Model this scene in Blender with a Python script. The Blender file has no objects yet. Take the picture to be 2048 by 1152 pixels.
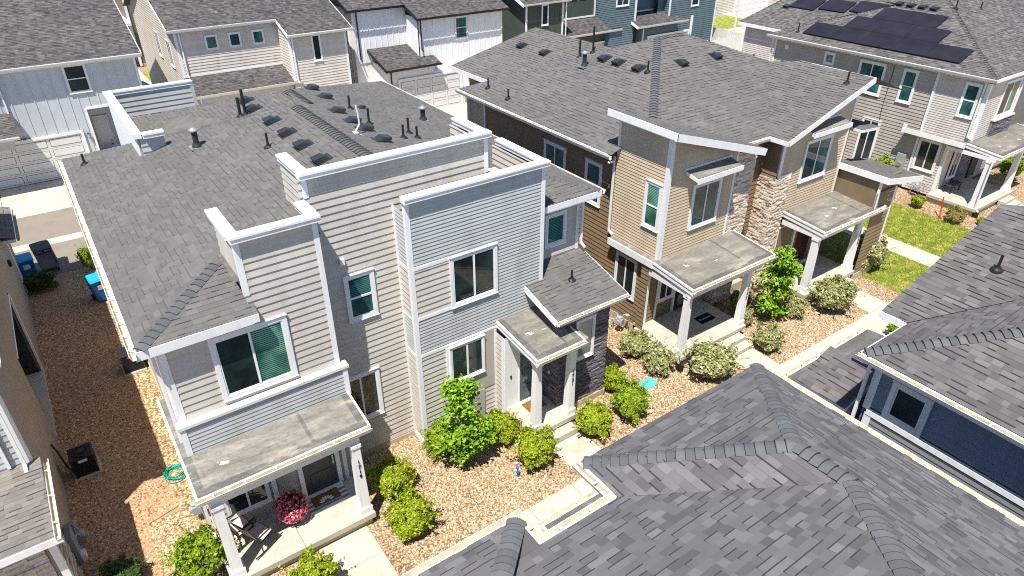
import bpy, math, random
from mathutils import Vector, Matrix
SC = bpy.context.scene
COL = SC.collection
R = math.radians
V = Vector
Z = V((0, 0, 1))

# ------------------------------------------------------------------ node helpers
def mat(name):
    m = bpy.data.materials.new(name); m.use_nodes = True
    nt = m.node_tree
    return m, nt, nt.nodes['Principled BSDF']

def nd(nt, t, **k):
    n = nt.nodes.new(t)
    for a, b in k.items():
        if a[0] == '_': n.inputs[a[1:].replace('_', ' ')].default_value = b
        else: setattr(n, a, b)
    return n

def ramp(nt, fac, stops):
    r = nt.nodes.new('ShaderNodeValToRGB')
    el = r.color_ramp.elements
    while len(el) < len(stops): el.new(0.5)
    for e, (p, c) in zip(el, stops):
        e.position = p; e.color = (c[0], c[1], c[2], 1)
    nt.links.new(fac, r.inputs[0])
    return r.outputs[0]

def mixc(nt, a, b, fac, mode='MIX'):
    n = nt.nodes.new('ShaderNodeMix'); n.data_type = 'RGBA'; n.blend_type = mode
    for inp, val in ((n.inputs[6], a), (n.inputs[7], b), (n.inputs[0], fac)):
        if hasattr(val, 'is_output'): nt.links.new(val, inp)
        elif isinstance(val, (int, float)): inp.default_value = val
        else: inp.default_value = (val[0], val[1], val[2], 1)
    return n.outputs[2]

def coords(nt): return nt.nodes.new('ShaderNodeTexCoord').outputs['Object']
def posn(nt): return nt.nodes.new('ShaderNodeNewGeometry').outputs['Position']

def noise(nt, scale, detail=4, vec=None, stretch=None, rough=0.55):
    n = nd(nt, 'ShaderNodeTexNoise', _Scale=scale, _Detail=detail, _Roughness=rough)
    vec = vec or posn(nt)
    if stretch:
        mp = nd(nt, 'ShaderNodeMapping'); mp.inputs['Scale'].default_value = stretch
        nt.links.new(vec, mp.inputs[0]); vec = mp.outputs[0]
    nt.links.new(vec, n.inputs['Vector'])
    return n.outputs['Fac']

def bump(nt, b, h, strength=0.3, dist=0.01):
    n = nd(nt, 'ShaderNodeBump', _Strength=strength, _Distance=dist)
    nt.links.new(h, n.inputs['Height']); nt.links.new(n.outputs[0], b.inputs['Normal'])

def sc3(c, k): return tuple(min(1, x * k) for x in c)

def plain(name, c, rough=0.6, var=0.12, nscale=3.0, metal=0.0, spec=0.3, island=0.0, fine=0.0):
    """base colour with a broad noise, optionally a tint for every separate board"""
    m, nt, b = mat(name)
    f = noise(nt, nscale, 5)
    col = ramp(nt, f, [(0.3, sc3(c, 1 - var)), (0.7, sc3(c, 1 + var * 0.6))])
    if island:
        g = nt.nodes.new('ShaderNodeNewGeometry')
        col = mixc(nt, col, ramp(nt, g.outputs['Random Per Island'], [(0, (1 - island,) * 3), (1, (1, 1, 1))]), 1.0, 'MULTIPLY')
    if fine:
        f2 = noise(nt, 60, 3)
        col = mixc(nt, col, ramp(nt, f2, [(0.35, (1 - fine,) * 3), (0.65, (1, 1, 1))]), 1.0, 'MULTIPLY')
    nt.links.new(col, b.inputs['Base Color'])
    b.inputs['Roughness'].default_value = rough
    b.inputs['Metallic'].default_value = metal
    b.inputs['Specular IOR Level'].default_value = spec
    return m

def siding(name, c):
    m, nt, b = mat(name)
    g = nt.nodes.new('ShaderNodeNewGeometry')
    f = noise(nt, 6, 4, stretch=(1, 1, 6))
    col = ramp(nt, f, [(0.3, sc3(c, 0.93)), (0.7, sc3(c, 1.04))])
    col = mixc(nt, col, ramp(nt, g.outputs['Random Per Island'], [(0, (0.92, 0.92, 0.915)), (1, (1, 1, 1))]), 1, 'MULTIPLY')
    st = noise(nt, 1.3, 5, stretch=(1.5, 1.5, 0.35))
    col = mixc(nt, col, ramp(nt, st, [(0.3, (0.86, 0.85, 0.83)), (0.52, (1, 1, 1))]), 1, 'MULTIPLY')
    nt.links.new(col, b.inputs['Base Color'])
    b.inputs['Roughness'].default_value = 0.62; b.inputs['Specular IOR Level'].default_value = 0.3
    bump(nt, b, noise(nt, 35, 4, stretch=(0.25, 0.25, 4)), 0.12, 0.004)
    return m

def shingle(name, dark, light, contrast=1.0, warm=(0, 0, 0)):
    m, nt, b = mat(name)
    g = nt.nodes.new('ShaderNodeNewGeometry')
    r = g.outputs['Random Per Island']
    mid = tuple((a + c) / 2 for a, c in zip(dark, light))
    col = ramp(nt, r, [(0.0, tuple(mi + (d - mi) * contrast for mi, d in zip(mid, dark))), (0.45, sc3(mid, 0.95)), (0.75, sc3(mid, 1.03)),
                       (1.0, tuple(mi + (l - mi) * contrast for mi, l in zip(mid, light)))])
    gr = nd(nt, 'ShaderNodeTexNoise', _Scale=260, _Detail=2); nt.links.new(posn(nt), gr.inputs['Vector'])
    col = mixc(nt, col, ramp(nt, gr.outputs['Fac'], [(0.3, (0.72, 0.72, 0.72)), (0.7, (1.15, 1.15, 1.15))]), 1, 'MULTIPLY')
    br = noise(nt, 0.5, 5)
    col = mixc(nt, col, ramp(nt, br, [(0.3, (0.88, 0.88, 0.9)), (0.7, (1.06, 1.04, 1.0))]), 1, 'MULTIPLY')
    nt.links.new(col, b.inputs['Base Color'])
    b.inputs['Roughness'].default_value = 0.88; b.inputs['Specular IOR Level'].default_value = 0.25
    bump(nt, b, gr.outputs['Fac'], 0.35, 0.003)
    return m

def stonemat(name, stops):
    m, nt, b = mat(name)
    g = nt.nodes.new('ShaderNodeNewGeometry')
    col = ramp(nt, g.outputs['Random Per Island'], stops)
    f = noise(nt, 14, 6)
    col = mixc(nt, col, ramp(nt, f, [(0.3, (0.7, 0.68, 0.66)), (0.65, (1.1, 1.1, 1.1))]), 1, 'MULTIPLY')
    nt.links.new(col, b.inputs['Base Color'])
    b.inputs['Roughness'].default_value = 0.9
    bump(nt, b, noise(nt, 40, 5), 0.6, 0.02)
    return m

def gravelmat(name, stops, scale=19, dirt=(0.2, 0.13, 0.08)):
    m, nt, b = mat(name)
    p = posn(nt)
    wob = nd(nt, 'ShaderNodeTexNoise', _Scale=9, _Detail=2); nt.links.new(p, wob.inputs['Vector'])
    vv = nd(nt, 'ShaderNodeVectorMath', operation='MULTIPLY_ADD'); nt.links.new(wob.outputs['Color'], vv.inputs[0])
    vv.inputs[1].default_value = (0.05, 0.05, 0.0); nt.links.new(p, vv.inputs[2])
    vo = nd(nt, 'ShaderNodeTexVoronoi', _Scale=scale, _Randomness=1.0); nt.links.new(vv.outputs[0], vo.inputs['Vector'])
    sep = nt.nodes.new('ShaderNodeSeparateColor'); nt.links.new(vo.outputs['Color'], sep.inputs[0])
    col = ramp(nt, sep.outputs[0], stops)
    gap = ramp(nt, vo.outputs['Distance'], [(0.3, (1, 1, 1)), (0.75, (0.35, 0.3, 0.26))])
    col = mixc(nt, col, gap, 1, 'MULTIPLY')
    br = noise(nt, 0.9, 5)
    col = mixc(nt, col, ramp(nt, br, [(0.3, (0.86, 0.84, 0.82)), (0.65, (1.05, 1.05, 1.05))]), 1, 'MULTIPLY')
    nt.links.new(col, b.inputs['Base Color']); b.inputs['Roughness'].default_value = 0.92
    inv = nd(nt, 'ShaderNodeMath', operation='SUBTRACT'); inv.inputs[0].default_value = 1; nt.links.new(vo.outputs['Distance'], inv.inputs[1])
    bump(nt, b, inv.outputs[0], 0.9, 0.03)
    return m

def concrete(name, c, stain=0.35):
    m, nt, b = mat(name)
    col = ramp(nt, noise(nt, 1.1, 7, rough=0.65), [(0.28, sc3(c, 1 - stain)), (0.5, c), (0.75, sc3(c, 1.08))])
    col = mixc(nt, col, ramp(nt, noise(nt, 45, 4), [(0.3, (0.85, 0.85, 0.84)), (0.6, (1, 1, 1))]), 1, 'MULTIPLY')
    dots = noise(nt, 7, 8, rough=0.8)
    col = mixc(nt, col, ramp(nt, dots, [(0.30, (0.55, 0.53, 0.5)), (0.38, (1, 1, 1))]), 1, 'MULTIPLY')
    nt.links.new(col, b.inputs['Base Color']); b.inputs['Roughness'].default_value = 0.85
    bump(nt, b, noise(nt, 80, 3), 0.15, 0.003)
    return m

def membrane(name, c):
    m, nt, b = mat(name)
    f = noise(nt, 1.4, 6, stretch=(0.7, 2.2, 1), rough=0.62)
    col = ramp(nt, f, [(0.34, sc3(c, 0.78)), (0.5, c), (0.60, sc3(c, 1.25)), (0.68, (0.34, 0.30, 0.22))])
    col = mixc(nt, col, ramp(nt, noise(nt, 9, 6, rough=0.7), [(0.33, (0.72, 0.72, 0.7)), (0.5, (1, 1, 1))]), 1, 'MULTIPLY')
    nt.links.new(col, b.inputs['Base Color']); b.inputs['Roughness'].default_value = 0.5
    w = noise(nt, 2.2, 4, stretch=(0.8, 2.6, 1))
    bump(nt, b, w, 0.8, 0.09)
    return m

def glassmat(name, c, blinds=True, tint=(0.10, 0.24, 0.22)):
    m, nt, b = mat(name)
    if blinds:
        p = posn(nt); s = nt.nodes.new('ShaderNodeSeparateXYZ'); nt.links.new(p, s.inputs[0])
        mm = nd(nt, 'ShaderNodeMath', operation='MULTIPLY'); nt.links.new(s.outputs[2], mm.inputs[0]); mm.inputs[1].default_value = 19.0
        fr = nd(nt, 'ShaderNodeMath', operation='FRACT'); nt.links.new(mm.outputs[0], fr.inputs[0])
        col = ramp(nt, fr.outputs[0], [(0.0, sc3(c, 0.8)), (0.3, c), (0.55, tint), (0.9, sc3(tint, 1.15))])
        f = noise(nt, 0.9, 3)
        col = mixc(nt, col, c, ramp(nt, f, [(0.42, (0.15,) * 3), (0.6, (0.95,) * 3)]))
    else:
        col = ramp(nt, noise(nt, 1.3, 3), [(0.35, sc3(c, 0.5)), (0.65, sc3(c, 1.5))])
    nt.links.new(col, b.inputs['Base Color'])
    b.inputs['Roughness'].default_value = 0.03; b.inputs['Specular IOR Level'].default_value = 0.6
    return m

def leafmat(name, lo, hi, edge=None):
    m, nt, b = mat(name)
    g = nt.nodes.new('ShaderNodeNewGeometry')
    stops = [(0, lo), (0.55, tuple((a + c) / 2 for a, c in zip(lo, hi))), (1, hi)]
    if edge: stops = [(0, lo), (0.45, hi), (0.72, hi), (0.8, edge), (1, edge)]
    col = ramp(nt, g.outputs['Random Per Island'], stops)
    nt.links.new(col, b.inputs['Base Color']); b.inputs['Roughness'].default_value = 0.5
    b.inputs['Specular IOR Level'].default_value = 0.35
    tr = nt.nodes.new('ShaderNodeBsdfTranslucent'); nt.links.new(col, tr.inputs[0])
    mx = nt.nodes.new('ShaderNodeMixShader'); mx.inputs[0].default_value = 0.28
    nt.links.new(b.outputs[0], mx.inputs[1]); nt.links.new(tr.outputs[0], mx.inputs[2])
    nt.links.new(mx.outputs[0], nt.nodes['Material Output'].inputs[0])
    return m

# ------------------------------------------------------------------ materials
M = {}
def trimmat(name, c):
    m, nt, b = mat(name)
    col = ramp(nt, noise(nt, 2.0, 5), [(0.3, sc3(c, .95)), (0.7, c)])
    col = mixc(nt, col, ramp(nt, noise(nt, 2.2, 6, stretch=(3, 3, .3), rough=.7), [(0.32, (.88, .865, .83)), (0.5, (1, 1, 1))]), 1, 'MULTIPLY')
    col = mixc(nt, col, ramp(nt, noise(nt, 11, 8, rough=.8), [(0.25, (.70, .64, .52)), (0.30, (1, 1, 1))]), 1, 'MULTIPLY')
    nt.links.new(col, b.inputs['Base Color']); b.inputs['Roughness'].default_value = .5; b.inputs['Specular IOR Level'].default_value = .3
    bump(nt, b, noise(nt, 25, 4), .1, .004)
    return m
M['white'] = trimmat('white_trim_paint', (0.79, 0.79, 0.78))
M['offwhite'] = plain('offwhite_trim_paint', (0.66, 0.64, 0.58), 0.5, 0.10, 2.0)
M['gutter_in'] = plain('gutter_inside_warm_light', (0.62, 0.56, 0.40), 0.7, 0.25, 5.0)  # cream tone puts the warm light inside the gutters into the colour
M['black'] = plain('black_metal', (0.018, 0.018, 0.02), 0.45, 0.2, 8)
M['blackplastic'] = plain('black_plastic', (0.02, 0.021, 0.024), 0.4, 0.2, 6)
M['ventgrey'] = plain('dark_vent_metal', (0.03, 0.032, 0.036), 0.4, 0.25, 6)
M['galv'] = plain('galvanised_metal', (0.42, 0.44, 0.46), 0.42, 0.25, 6, metal=0.6)
M['greymetal'] = plain('grey_meter_paint', (0.32, 0.33, 0.33), 0.5, 0.2, 8)
M['grey_side'] = siding('light_grey_lap_siding', (0.555, 0.515, 0.45))
M['cool_side'] = siding('cool_grey_lap_siding', (0.455, 0.47, 0.455))
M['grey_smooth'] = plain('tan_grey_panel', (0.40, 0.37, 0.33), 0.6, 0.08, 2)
M['brown_side'] = siding('brown_lap_siding', (0.235, 0.165, 0.095))
M['tan_side'] = siding('tan_lap_siding', (0.57, 0.455, 0.315))
M['brown_panel'] = plain('brown_panel_paint', (0.20, 0.15, 0.09), 0.6, 0.1, 2)
M['s_wide'] = siding('warm_grey_lap_siding', (0.42, 0.38, 0.335))
M['s_narrow'] = siding('pale_greige_lap_siding', (0.58, 0.53, 0.48))
M['navy_side'] = siding('slate_blue_lap_siding', (0.20, 0.245, 0.30))
M['e_low'] = siding('mid_grey_lap_siding', (0.22, 0.23, 0.235))
M['beige_side'] = siding('beige_lap_siding', (0.64, 0.585, 0.52))
M['bnb_grey'] = plain('grey_board_and_batten', (0.49, 0.53, 0.55), 0.6, 0.08, 2)
M['bnb_white'] = plain('white_board_and_batten', (0.80, 0.80, 0.79), 0.6, 0.06, 2)
M['bnb_green'] = plain('dark_green_board_and_batten', (0.065, 0.085, 0.065), 0.6, 0.12, 2)
M['bnb_brown'] = plain('taupe_board_and_batten', (0.17, 0.145, 0.12), 0.6, 0.12, 2)
M['blue_side'] = siding('slate_teal_lap_siding', (0.11, 0.165, 0.19))
M['stucco'] = plain('taupe_stucco', (0.36, 0.30, 0.25), 0.85, 0.1, 4, fine=0.1)
M['foundation'] = concrete('concrete_foundation', (0.45, 0.375, 0.2625), 0.3)
M['garage'] = plain('garage_door_paint', (0.66, 0.65, 0.62), 0.5, 0.05, 1.5)
M['roofA'] = shingle('weathered_grey_shingle', (0.120, 0.115, 0.108), (0.160, 0.154, 0.145), 0.9)
M['roofD'] = shingle('charcoal_shingle', (0.092, 0.090, 0.092), (0.180, 0.176, 0.178), 1.0)
M['roofE'] = shingle('brown_grey_shingle', (0.098, 0.090, 0.089), (0.172, 0.160, 0.157), 0.95)
M['roofS'] = shingle('grey_shingle', (0.080, 0.076, 0.074), (0.185, 0.176, 0.168), 1.0)
M['roofBG'] = shingle('dark_grey_shingle', (0.062, 0.056, 0.056), (0.155, 0.14, 0.138), 1.0)
M['roofL'] = shingle('tan_grey_shingle', (0.168, 0.1512, 0.1372), (0.252, 0.2282, 0.2044), 0.9)
M['cap'] = shingle('blue_grey_cap_shingle', (0.092, 0.095, 0.102), (0.145, 0.149, 0.155), 1.0)
for _k, _c in (('A', .075), ('D', .040), ('E', .045), ('S', .055), ('BG', .042), ('L', .09)): M['roof%s_e' % _k] = plain('shingle_cut_edge_and_shade', (_c, _c * .96, _c * .95), 0.9, 0.2, 20)  # real cut edges, and the painted shadow strips above the butts
M['cricket'] = plain('grey_membrane_patch', (0.15, 0.14, 0.125), 0.8, 0.25, 3, fine=0.15)
M['membrane'] = membrane('wrinkled_roof_membrane', (0.2063, 0.19, 0.16))
M['membrane_e'] = membrane('roof_membrane_lap', (0.125, 0.118, 0.105))
M['stone_tan'] = stonemat('tan_ledger_stone', [(0, (0.42, 0.29, 0.18)), (0.2, (0.62, 0.51, 0.39)), (0.6, (0.76, 0.68, 0.57)), (0.85, (0.58, 0.44, 0.31)), (1, (0.82, 0.77, 0.69))])
M['stone_dark'] = stonemat('charcoal_ledger_stone', [(0, (0.10, 0.09, 0.10)), (0.5, (0.17, 0.155, 0.17)), (1, (0.25, 0.225, 0.24))])
M['stone_mid'] = stonemat('brown_ledger_stone', [(0, (0.17, 0.12, 0.08)), (0.5, (0.28, 0.21, 0.15)), (1, (0.36, 0.29, 0.22))])
M['stone_pale'] = stonemat('pale_ledger_stone', [(0, (0.36, 0.31, 0.26)), (0.5, (0.52, 0.47, 0.41)), (1, (0.62, 0.58, 0.52))])
M['glass'] = glassmat('teal_window_glass', (0.012, 0.055, 0.06), True, (0.07, 0.25, 0.22))
M['glass_plain'] = glassmat('dark_window_glass', (0.016, 0.030, 0.030), False)
M['glass_green'] = glassmat('green_window_glass', (0.012, 0.07, 0.05), True, (0.22, 0.46, 0.36))
M['blindw'] = glassmat('window_with_dark_blinds', (0.015, 0.018, 0.018), True, (0.10, 0.11, 0.10))
M['gravel'] = gravelmat('tan_river_gravel', [(0, (0.26, 0.155, 0.075)), (0.3, (0.50, 0.345, 0.195)), (0.6, (0.64, 0.475, 0.295)), (0.85, (0.42, 0.27, 0.145)), (1, (0.80, 0.70, 0.54))], 21)
M['gravel_y'] = gravelmat('golden_gravel', [(0, (0.32, 0.21, 0.09)), (0.5, (0.58, 0.42, 0.215)), (1, (0.80, 0.66, 0.43))], 17)
M['soil'] = plain('dry_soil', (0.34, 0.26, 0.17), 0.95, 0.25, 1.2, fine=0.2)
M['concrete'] = concrete('pale_concrete', (0.53, 0.475, 0.375), 0.32)
M['concrete_g'] = concrete('grey_concrete', (0.52, 0.481, 0.416), 0.22)
M['slab'] = concrete('porch_concrete', (0.468, 0.429, 0.351), 0.25)
M['asphalt'] = concrete('faded_asphalt', (0.2375, 0.2, 0.1562), 0.15)
M['joint'] = plain('concrete_joint', (0.16, 0.14, 0.11), 0.9, 0.2, 5)

def mulchmat():
    m, nt, b = mat('brown_bark_mulch')
    f = noise(nt, 30, 6, stretch=(1, 0.35, 1), rough=0.7); g = noise(nt, 26, 6, stretch=(0.35, 1, 1), rough=0.7)
    mx = nd(nt, 'ShaderNodeMath', operation='MAXIMUM'); nt.links.new(f, mx.inputs[0]); nt.links.new(g, mx.inputs[1])
    col = ramp(nt, mx.outputs[0], [(0.36, (0.10, 0.055, 0.026)), (0.52, (0.42, 0.24, 0.125)), (0.64, (0.68, 0.43, 0.25)), (0.78, (0.86, 0.64, 0.43))])
    nt.links.new(col, b.inputs['Base Color']); b.inputs['Roughness'].default_value = 0.95
    bump(nt, b, mx.outputs[0], 0.9, 0.04)
    return m
M['mulch'] = mulchmat()
M['chip'] = shingle('bark_chip', (0.20, 0.108, 0.055), (0.86, 0.56, 0.34), 1.1)
M['stone_bit'] = stonemat('gravel_stone', [(0, (0.28, 0.165, 0.08)), (0.35, (0.50, 0.35, 0.20)), (0.7, (0.63, 0.48, 0.31)), (1, (0.86, 0.78, 0.64))])

def lawnmat():
    m, nt, b = mat('lawn_grass')
    col = ramp(nt, noise(nt, 2.6, 6, rough=0.7), [(0.33, (0.07, 0.15, 0.01)), (0.5, (0.22, 0.25, 0.02)), (0.64, (0.46, 0.38, 0.10))])
    nt.links.new(col, b.inputs['Base Color']); b.inputs['Roughness'].default_value = 0.9
    bump(nt, b, noise(nt, 40, 5, rough=0.7), 0.8, 0.04)
    return m
M['lawn'] = lawnmat()
def blademat():
    m = leafmat('grass_blade', (0.12, 0.19, 0.012), (0.30, 0.34, 0.05)); nt = m.node_tree; b = nt.nodes['Principled BSDF']
    src = b.inputs['Base Color'].links[0].from_socket
    col = mixc(nt, src, ramp(nt, noise(nt, 1.5, 5, rough=.65), [(0.34, (.45, .7, .4)), (0.47, (1, 1, 1)), (0.60, (1.55, 1.2, 1.3))]), 1, 'MULTIPLY')
    nt.links.new(col, b.inputs['Base Color']); return m
M['blade'] = blademat()
M['boxwood'] = leafmat('lime_shrub_leaf', (0.095, 0.16, 0.006), (0.50, 0.56, 0.025))
M['boxwood2'] = leafmat('green_shrub_leaf', (0.07, 0.15, 0.008), (0.38, 0.49, 0.025))
M['varieg'] = leafmat('variegated_shrub_leaf', (0.125, 0.1625, 0.04375), (0.325, 0.3375, 0.125), (0.6875, 0.625, 0.35))
M['treeleaf'] = leafmat('bright_tree_leaf', (0.07, 0.20, 0.006), (0.36, 0.54, 0.03))
M['darkleaf'] = leafmat('dark_shrub_leaf', (0.03, 0.06, 0.012), (0.09, 0.14, 0.03))
M['dryleaf'] = leafmat('yellowing_shrub_leaf', (0.20, 0.16, 0.03), (0.40, 0.34, 0.10))
M['redleaf'] = leafmat('red_flower_petal', (0.90, 0.09, 0.17), (0.95, 0.50, 0.56))
M['redfol'] = leafmat('dark_red_foliage', (0.06, 0.015, 0.015), (0.22, 0.03, 0.05))
M['bark'] = plain('tree_bark', (0.14, 0.10, 0.07), 0.9, 0.3, 20)
M['twigs'] = plain('shrub_twig', (0.10, 0.08, 0.05), 0.9, 0.3, 20)
M['bin_blue'] = plain('blue_bin_plastic', (0.01, 0.14, 0.42), 0.45, 0.1, 4)
M['bin_lid'] = plain('light_blue_bin_lid', (0.02, 0.36, 0.72), 0.4, 0.1, 4)
M['bin_dark'] = plain('charcoal_bin_plastic', (0.13, 0.115, 0.108), 0.5, 0.15, 4)
M['hose'] = plain('green_hose_rubber', (0.0, 0.33, 0.24), 0.4, 0.1, 4)
M['teal_lid'] = plain('teal_valve_lid', (0.10, 0.42, 0.40), 0.5, 0.18, 6)
M['solar'] = plain('solar_cell_glass', (0.022, 0.019, 0.026), 0.28, 0.3, 1.2, spec=0.25)
M['door_dark'] = plain('charcoal_door_paint', (0.045, 0.05, 0.055), 0.4, 0.1, 3)
M['door_teal'] = plain('slate_door_paint', (0.10, 0.14, 0.145), 0.45, 0.1, 3)
M['door_red'] = plain('dark_red_door_paint', (0.06, 0.012, 0.012), 0.35, 0.1, 3)
M['door_glass'] = glassmat('frosted_door_glass', (0.16, 0.19, 0.19), False)
M['door_white'] = plain('pale_door_paint', (0.5, 0.5, 0.48), 0.5, 0.05, 3)
M['coir'] = plain('coir_mat', (0.20, 0.10, 0.03), 0.95, 0.25, 20)
M['mat_black'] = plain('black_rubber_mat', (0.008, 0.009, 0.009), 0.9, 0.2, 20)
M['mat_brown'] = plain('brown_door_mat', (0.09, 0.055, 0.035), 0.95, 0.2, 20)
M['wtext'] = plain('pale_lettering', (0.68, 0.7, 0.68), 0.8, 0.05, 20)
M['num'] = plain('black_house_number', (0.01, 0.01, 0.01), 0.5, 0.1, 10)
M['petal'] = plain('white_petal_print', (0.72, 0.70, 0.66), 0.9, 0.05, 20)
M['rug_g'] = plain('grey_green_rug_weave', (0.17, 0.21, 0.19), 0.95, 0.15, 12)
M['rug_w'] = plain('white_rug_weave', (0.70, 0.72, 0.70), 0.95, 0.08, 12)
M['sling'] = plain('pale_sling_fabric', (0.50, 0.42, 0.39), 0.85, 0.06, 10)
M['frame_br'] = plain('dark_bronze_frame', (0.035, 0.026, 0.022), 0.45, 0.15, 8)
M['red'] = plain('red_marker_paint', (0.45, 0.02, 0.012), 0.5, 0.1, 6)
M['blue'] = plain('blue_marker_paint', (0.02, 0.16, 0.62), 0.5, 0.1, 6)
M['fence_w'] = plain('white_vinyl_fence', (0.70, 0.69, 0.64), 0.5, 0.08, 1.5)
M['orange'] = plain('orange_wood_stain', (0.62, 0.28, 0.03), 0.6, 0.15, 4)
M['tag'] = plain('white_label', (0.7, 0.7, 0.7), 0.6, 0.05, 4)
M['redtag'] = plain('red_label', (0.55, 0.06, 0.05), 0.5, 0.05, 4)
M['lamp'] = plain('lantern_glass', (0.5, 0.48, 0.42), 0.3, 0.1, 4)
M['terracotta'] = plain('dark_pot', (0.07, 0.05, 0.05), 0.6, 0.1, 4)

# ------------------------------------------------------------------ mesh builder
ORG = {}
class MB:
    def __init__(s): s.v = []; s.f = []; s.mi = []
    def poly(s, pts, mi=0):
        n = len(s.v); s.v += [tuple(p) for p in pts]; s.f.append(tuple(range(n, n + len(pts)))); s.mi.append(mi)
    def hexa(s, p, mi=0):
        """p: 4 bottom points then the 4 above them, counter-clockwise from above"""
        n = len(s.v); s.v += [tuple(q) for q in p]
        for f in ((3, 2, 1, 0), (4, 5, 6, 7), (0, 1, 5, 4), (1, 2, 6, 5), (2, 3, 7, 6), (3, 0, 4, 7)):
            s.f.append(tuple(n + i for i in f)); s.mi.append(mi)
    def box(s, x0, x1, y0, y1, z0, z1, mi=0):
        x0, x1 = sorted((x0, x1)); y0, y1 = sorted((y0, y1)); z0, z1 = sorted((z0, z1))
        s.hexa([(x0, y0, z0), (x1, y0, z0), (x1, y1, z0), (x0, y1, z0), (x0, y0, z1), (x1, y0, z1), (x1, y1, z1), (x0, y1, z1)], mi)
    def bbox(s, x0, x1, y0, y1, z0, z1, b=0.01, mi=0):
        """box with its top edges chamfered"""
        s.box(x0, x1, y0, y1, z0, z1 - b, mi)
        s.hexa([(x0, y0, z1 - b), (x1, y0, z1 - b), (x1, y1, z1 - b), (x0, y1, z1 - b), (x0 + b, y0 + b, z1), (x1 - b, y0 + b, z1), (x1 - b, y1 - b, z1), (x0 + b, y1 - b, z1)], mi)
    def beam(s, p0, p1, w, h, mi=0, up=Z, off=0.0):
        """bar along p0-p1, width w sideways, height h hanging below the line"""
        p0, p1 = V(p0), V(p1); d = (p1 - p0).normalized(); sd = d.cross(up).normalized(); u = sd.cross(d).normalized()
        a = sd * (w / 2)
        s.hexa([p0 - a - u * (h - off), p0 + a - u * (h - off), p1 + a - u * (h - off), p1 - a - u * (h - off), p0 - a + u * off, p0 + a + u * off, p1 + a + u * off, p1 - a + u * off], mi)
    def tube(s, p0, p1, r0, r1=None, n=8, mi=0, cap=True):
        r1 = r0 if r1 is None else r1
        p0, p1 = V(p0), V(p1); d = (p1 - p0).normalized()
        a = d.cross(V((0.31, 0.2, 0.93))).normalized()
        if a.length < 0.1: a = d.cross(V((1, 0, 0))).normalized()
        b = d.cross(a)
        k = len(s.v)
        for p, r in ((p0, r0), (p1, r1)):
            for i in range(n):
                t = 2 * math.pi * i / n; s.v.append(tuple(p + a * (r * math.cos(t)) + b * (r * math.sin(t))))
        for i in range(n):
            j = (i + 1) % n; s.f.append((k + i, k + j, k + n + j, k + n + i)); s.mi.append(mi)
        if cap:
            s.f.append(tuple(k + n - 1 - i for i in range(n))); s.mi.append(mi)
            s.f.append(tuple(k + n + i for i in range(n))); s.mi.append(mi)
    def path(s, pts, r, n=7, mi=0):
        for a, b in zip(pts[:-1], pts[1:]): s.tube(a, b, r, r, n, mi)
    def lathe(s, c, prof, n=14, mi=0):
        k = len(s.v)
        for r, z in prof:
            for i in range(n):
                t = 2 * math.pi * i / n; s.v.append((c[0] + r * math.cos(t), c[1] + r * math.sin(t), c[2] + z))
        for q in range(len(prof) - 1):
            for i in range(n):
                j = (i + 1) % n; s.f.append((k + q * n + i, k + q * n + j, k + (q + 1) * n + j, k + (q + 1) * n + i)); s.mi.append(mi)
        s.f.append(tuple(k + (len(prof) - 1) * n + i for i in range(n))); s.mi.append(mi)
    def extrude(s, prof, p0, p1, out, mi=None, cap=True):
        """closed profile [(o, z)] in the plane (out, Z), swept p0 -> p1"""
        p0, p1, out = V(p0), V(p1), V(out); k = len(s.v); n = len(prof)
        for p in (p0, p1):
            for o, z in prof: s.v.append(tuple(p + out * o + Z * z))
        for i in range(n):
            j = (i + 1) % n; s.f.append((k + i, k + j, k + n + j, k + n + i)); s.mi.append(mi[i] if mi else 0)
        if cap:
            s.f.append(tuple(range(k, k + n))); s.mi.append(0); s.f.append(tuple(range(k + 2 * n - 1, k + n - 1, -1))); s.mi.append(0)
    def pieces(s):
        """faces grouped into the separate pieces this builder holds"""
        n = len(s.v); par = list(range(n))
        def find(a):
            while par[a] != a: par[a] = par[par[a]]; a = par[a]
            return a
        for f in s.f:
            r0 = find(f[0])
            for i in f[1:]: par[find(i)] = r0
        isl = {}
        for i in range(n): isl.setdefault(find(i), []).append(i)
        keys = list(isl)
        if len(keys) < 2 or len(keys) > 260: return None
        bb = []
        for k in keys:
            P = [s.v[i] for i in isl[k]]; bb.append(([min(p[a] for p in P) for a in range(3)], [max(p[a] for p in P) for a in range(3)]))
        sz = [max(h[a] - l[a] for a in range(3)) for l, h in bb]
        g = list(range(len(keys)))
        def fg(a):
            while g[a] != a: g[a] = g[g[a]]; a = g[a]
            return a
        for i in range(len(keys)):
            for j in range(i + 1, len(keys)):
                d = sum(max(0, bb[i][0][a] - bb[j][1][a], bb[j][0][a] - bb[i][1][a]) ** 2 for a in range(3)) ** .5
                if d <= max(.02, .5 * max(sz[i], sz[j])): g[fg(i)] = fg(j)
        pid = {k: fg(i) for i, k in enumerate(keys)}
        if len(set(pid.values())) < 2: return None
        out = {}
        for q, f in enumerate(s.f): out.setdefault(pid[find(f[0])], []).append(q)
        return list(out.values())
    def build(s, name, mats, parent=None, smooth=False, kind=None):
        pc = s.pieces() if parent else None
        if pc:
            first = None
            for fs in pc:
                m = MB(); idx = {}
                for q in fs:
                    ff = []
                    for i in s.f[q]:
                        if i not in idx: idx[i] = len(m.v); m.v.append(s.v[i])
                        ff.append(idx[i])
                    m.f.append(tuple(ff)); m.mi.append(s.mi[q])
                o = m._build(name, mats, parent, smooth, kind); first = first or o
            return first
        return s._build(name, mats, parent, smooth, kind)
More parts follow.
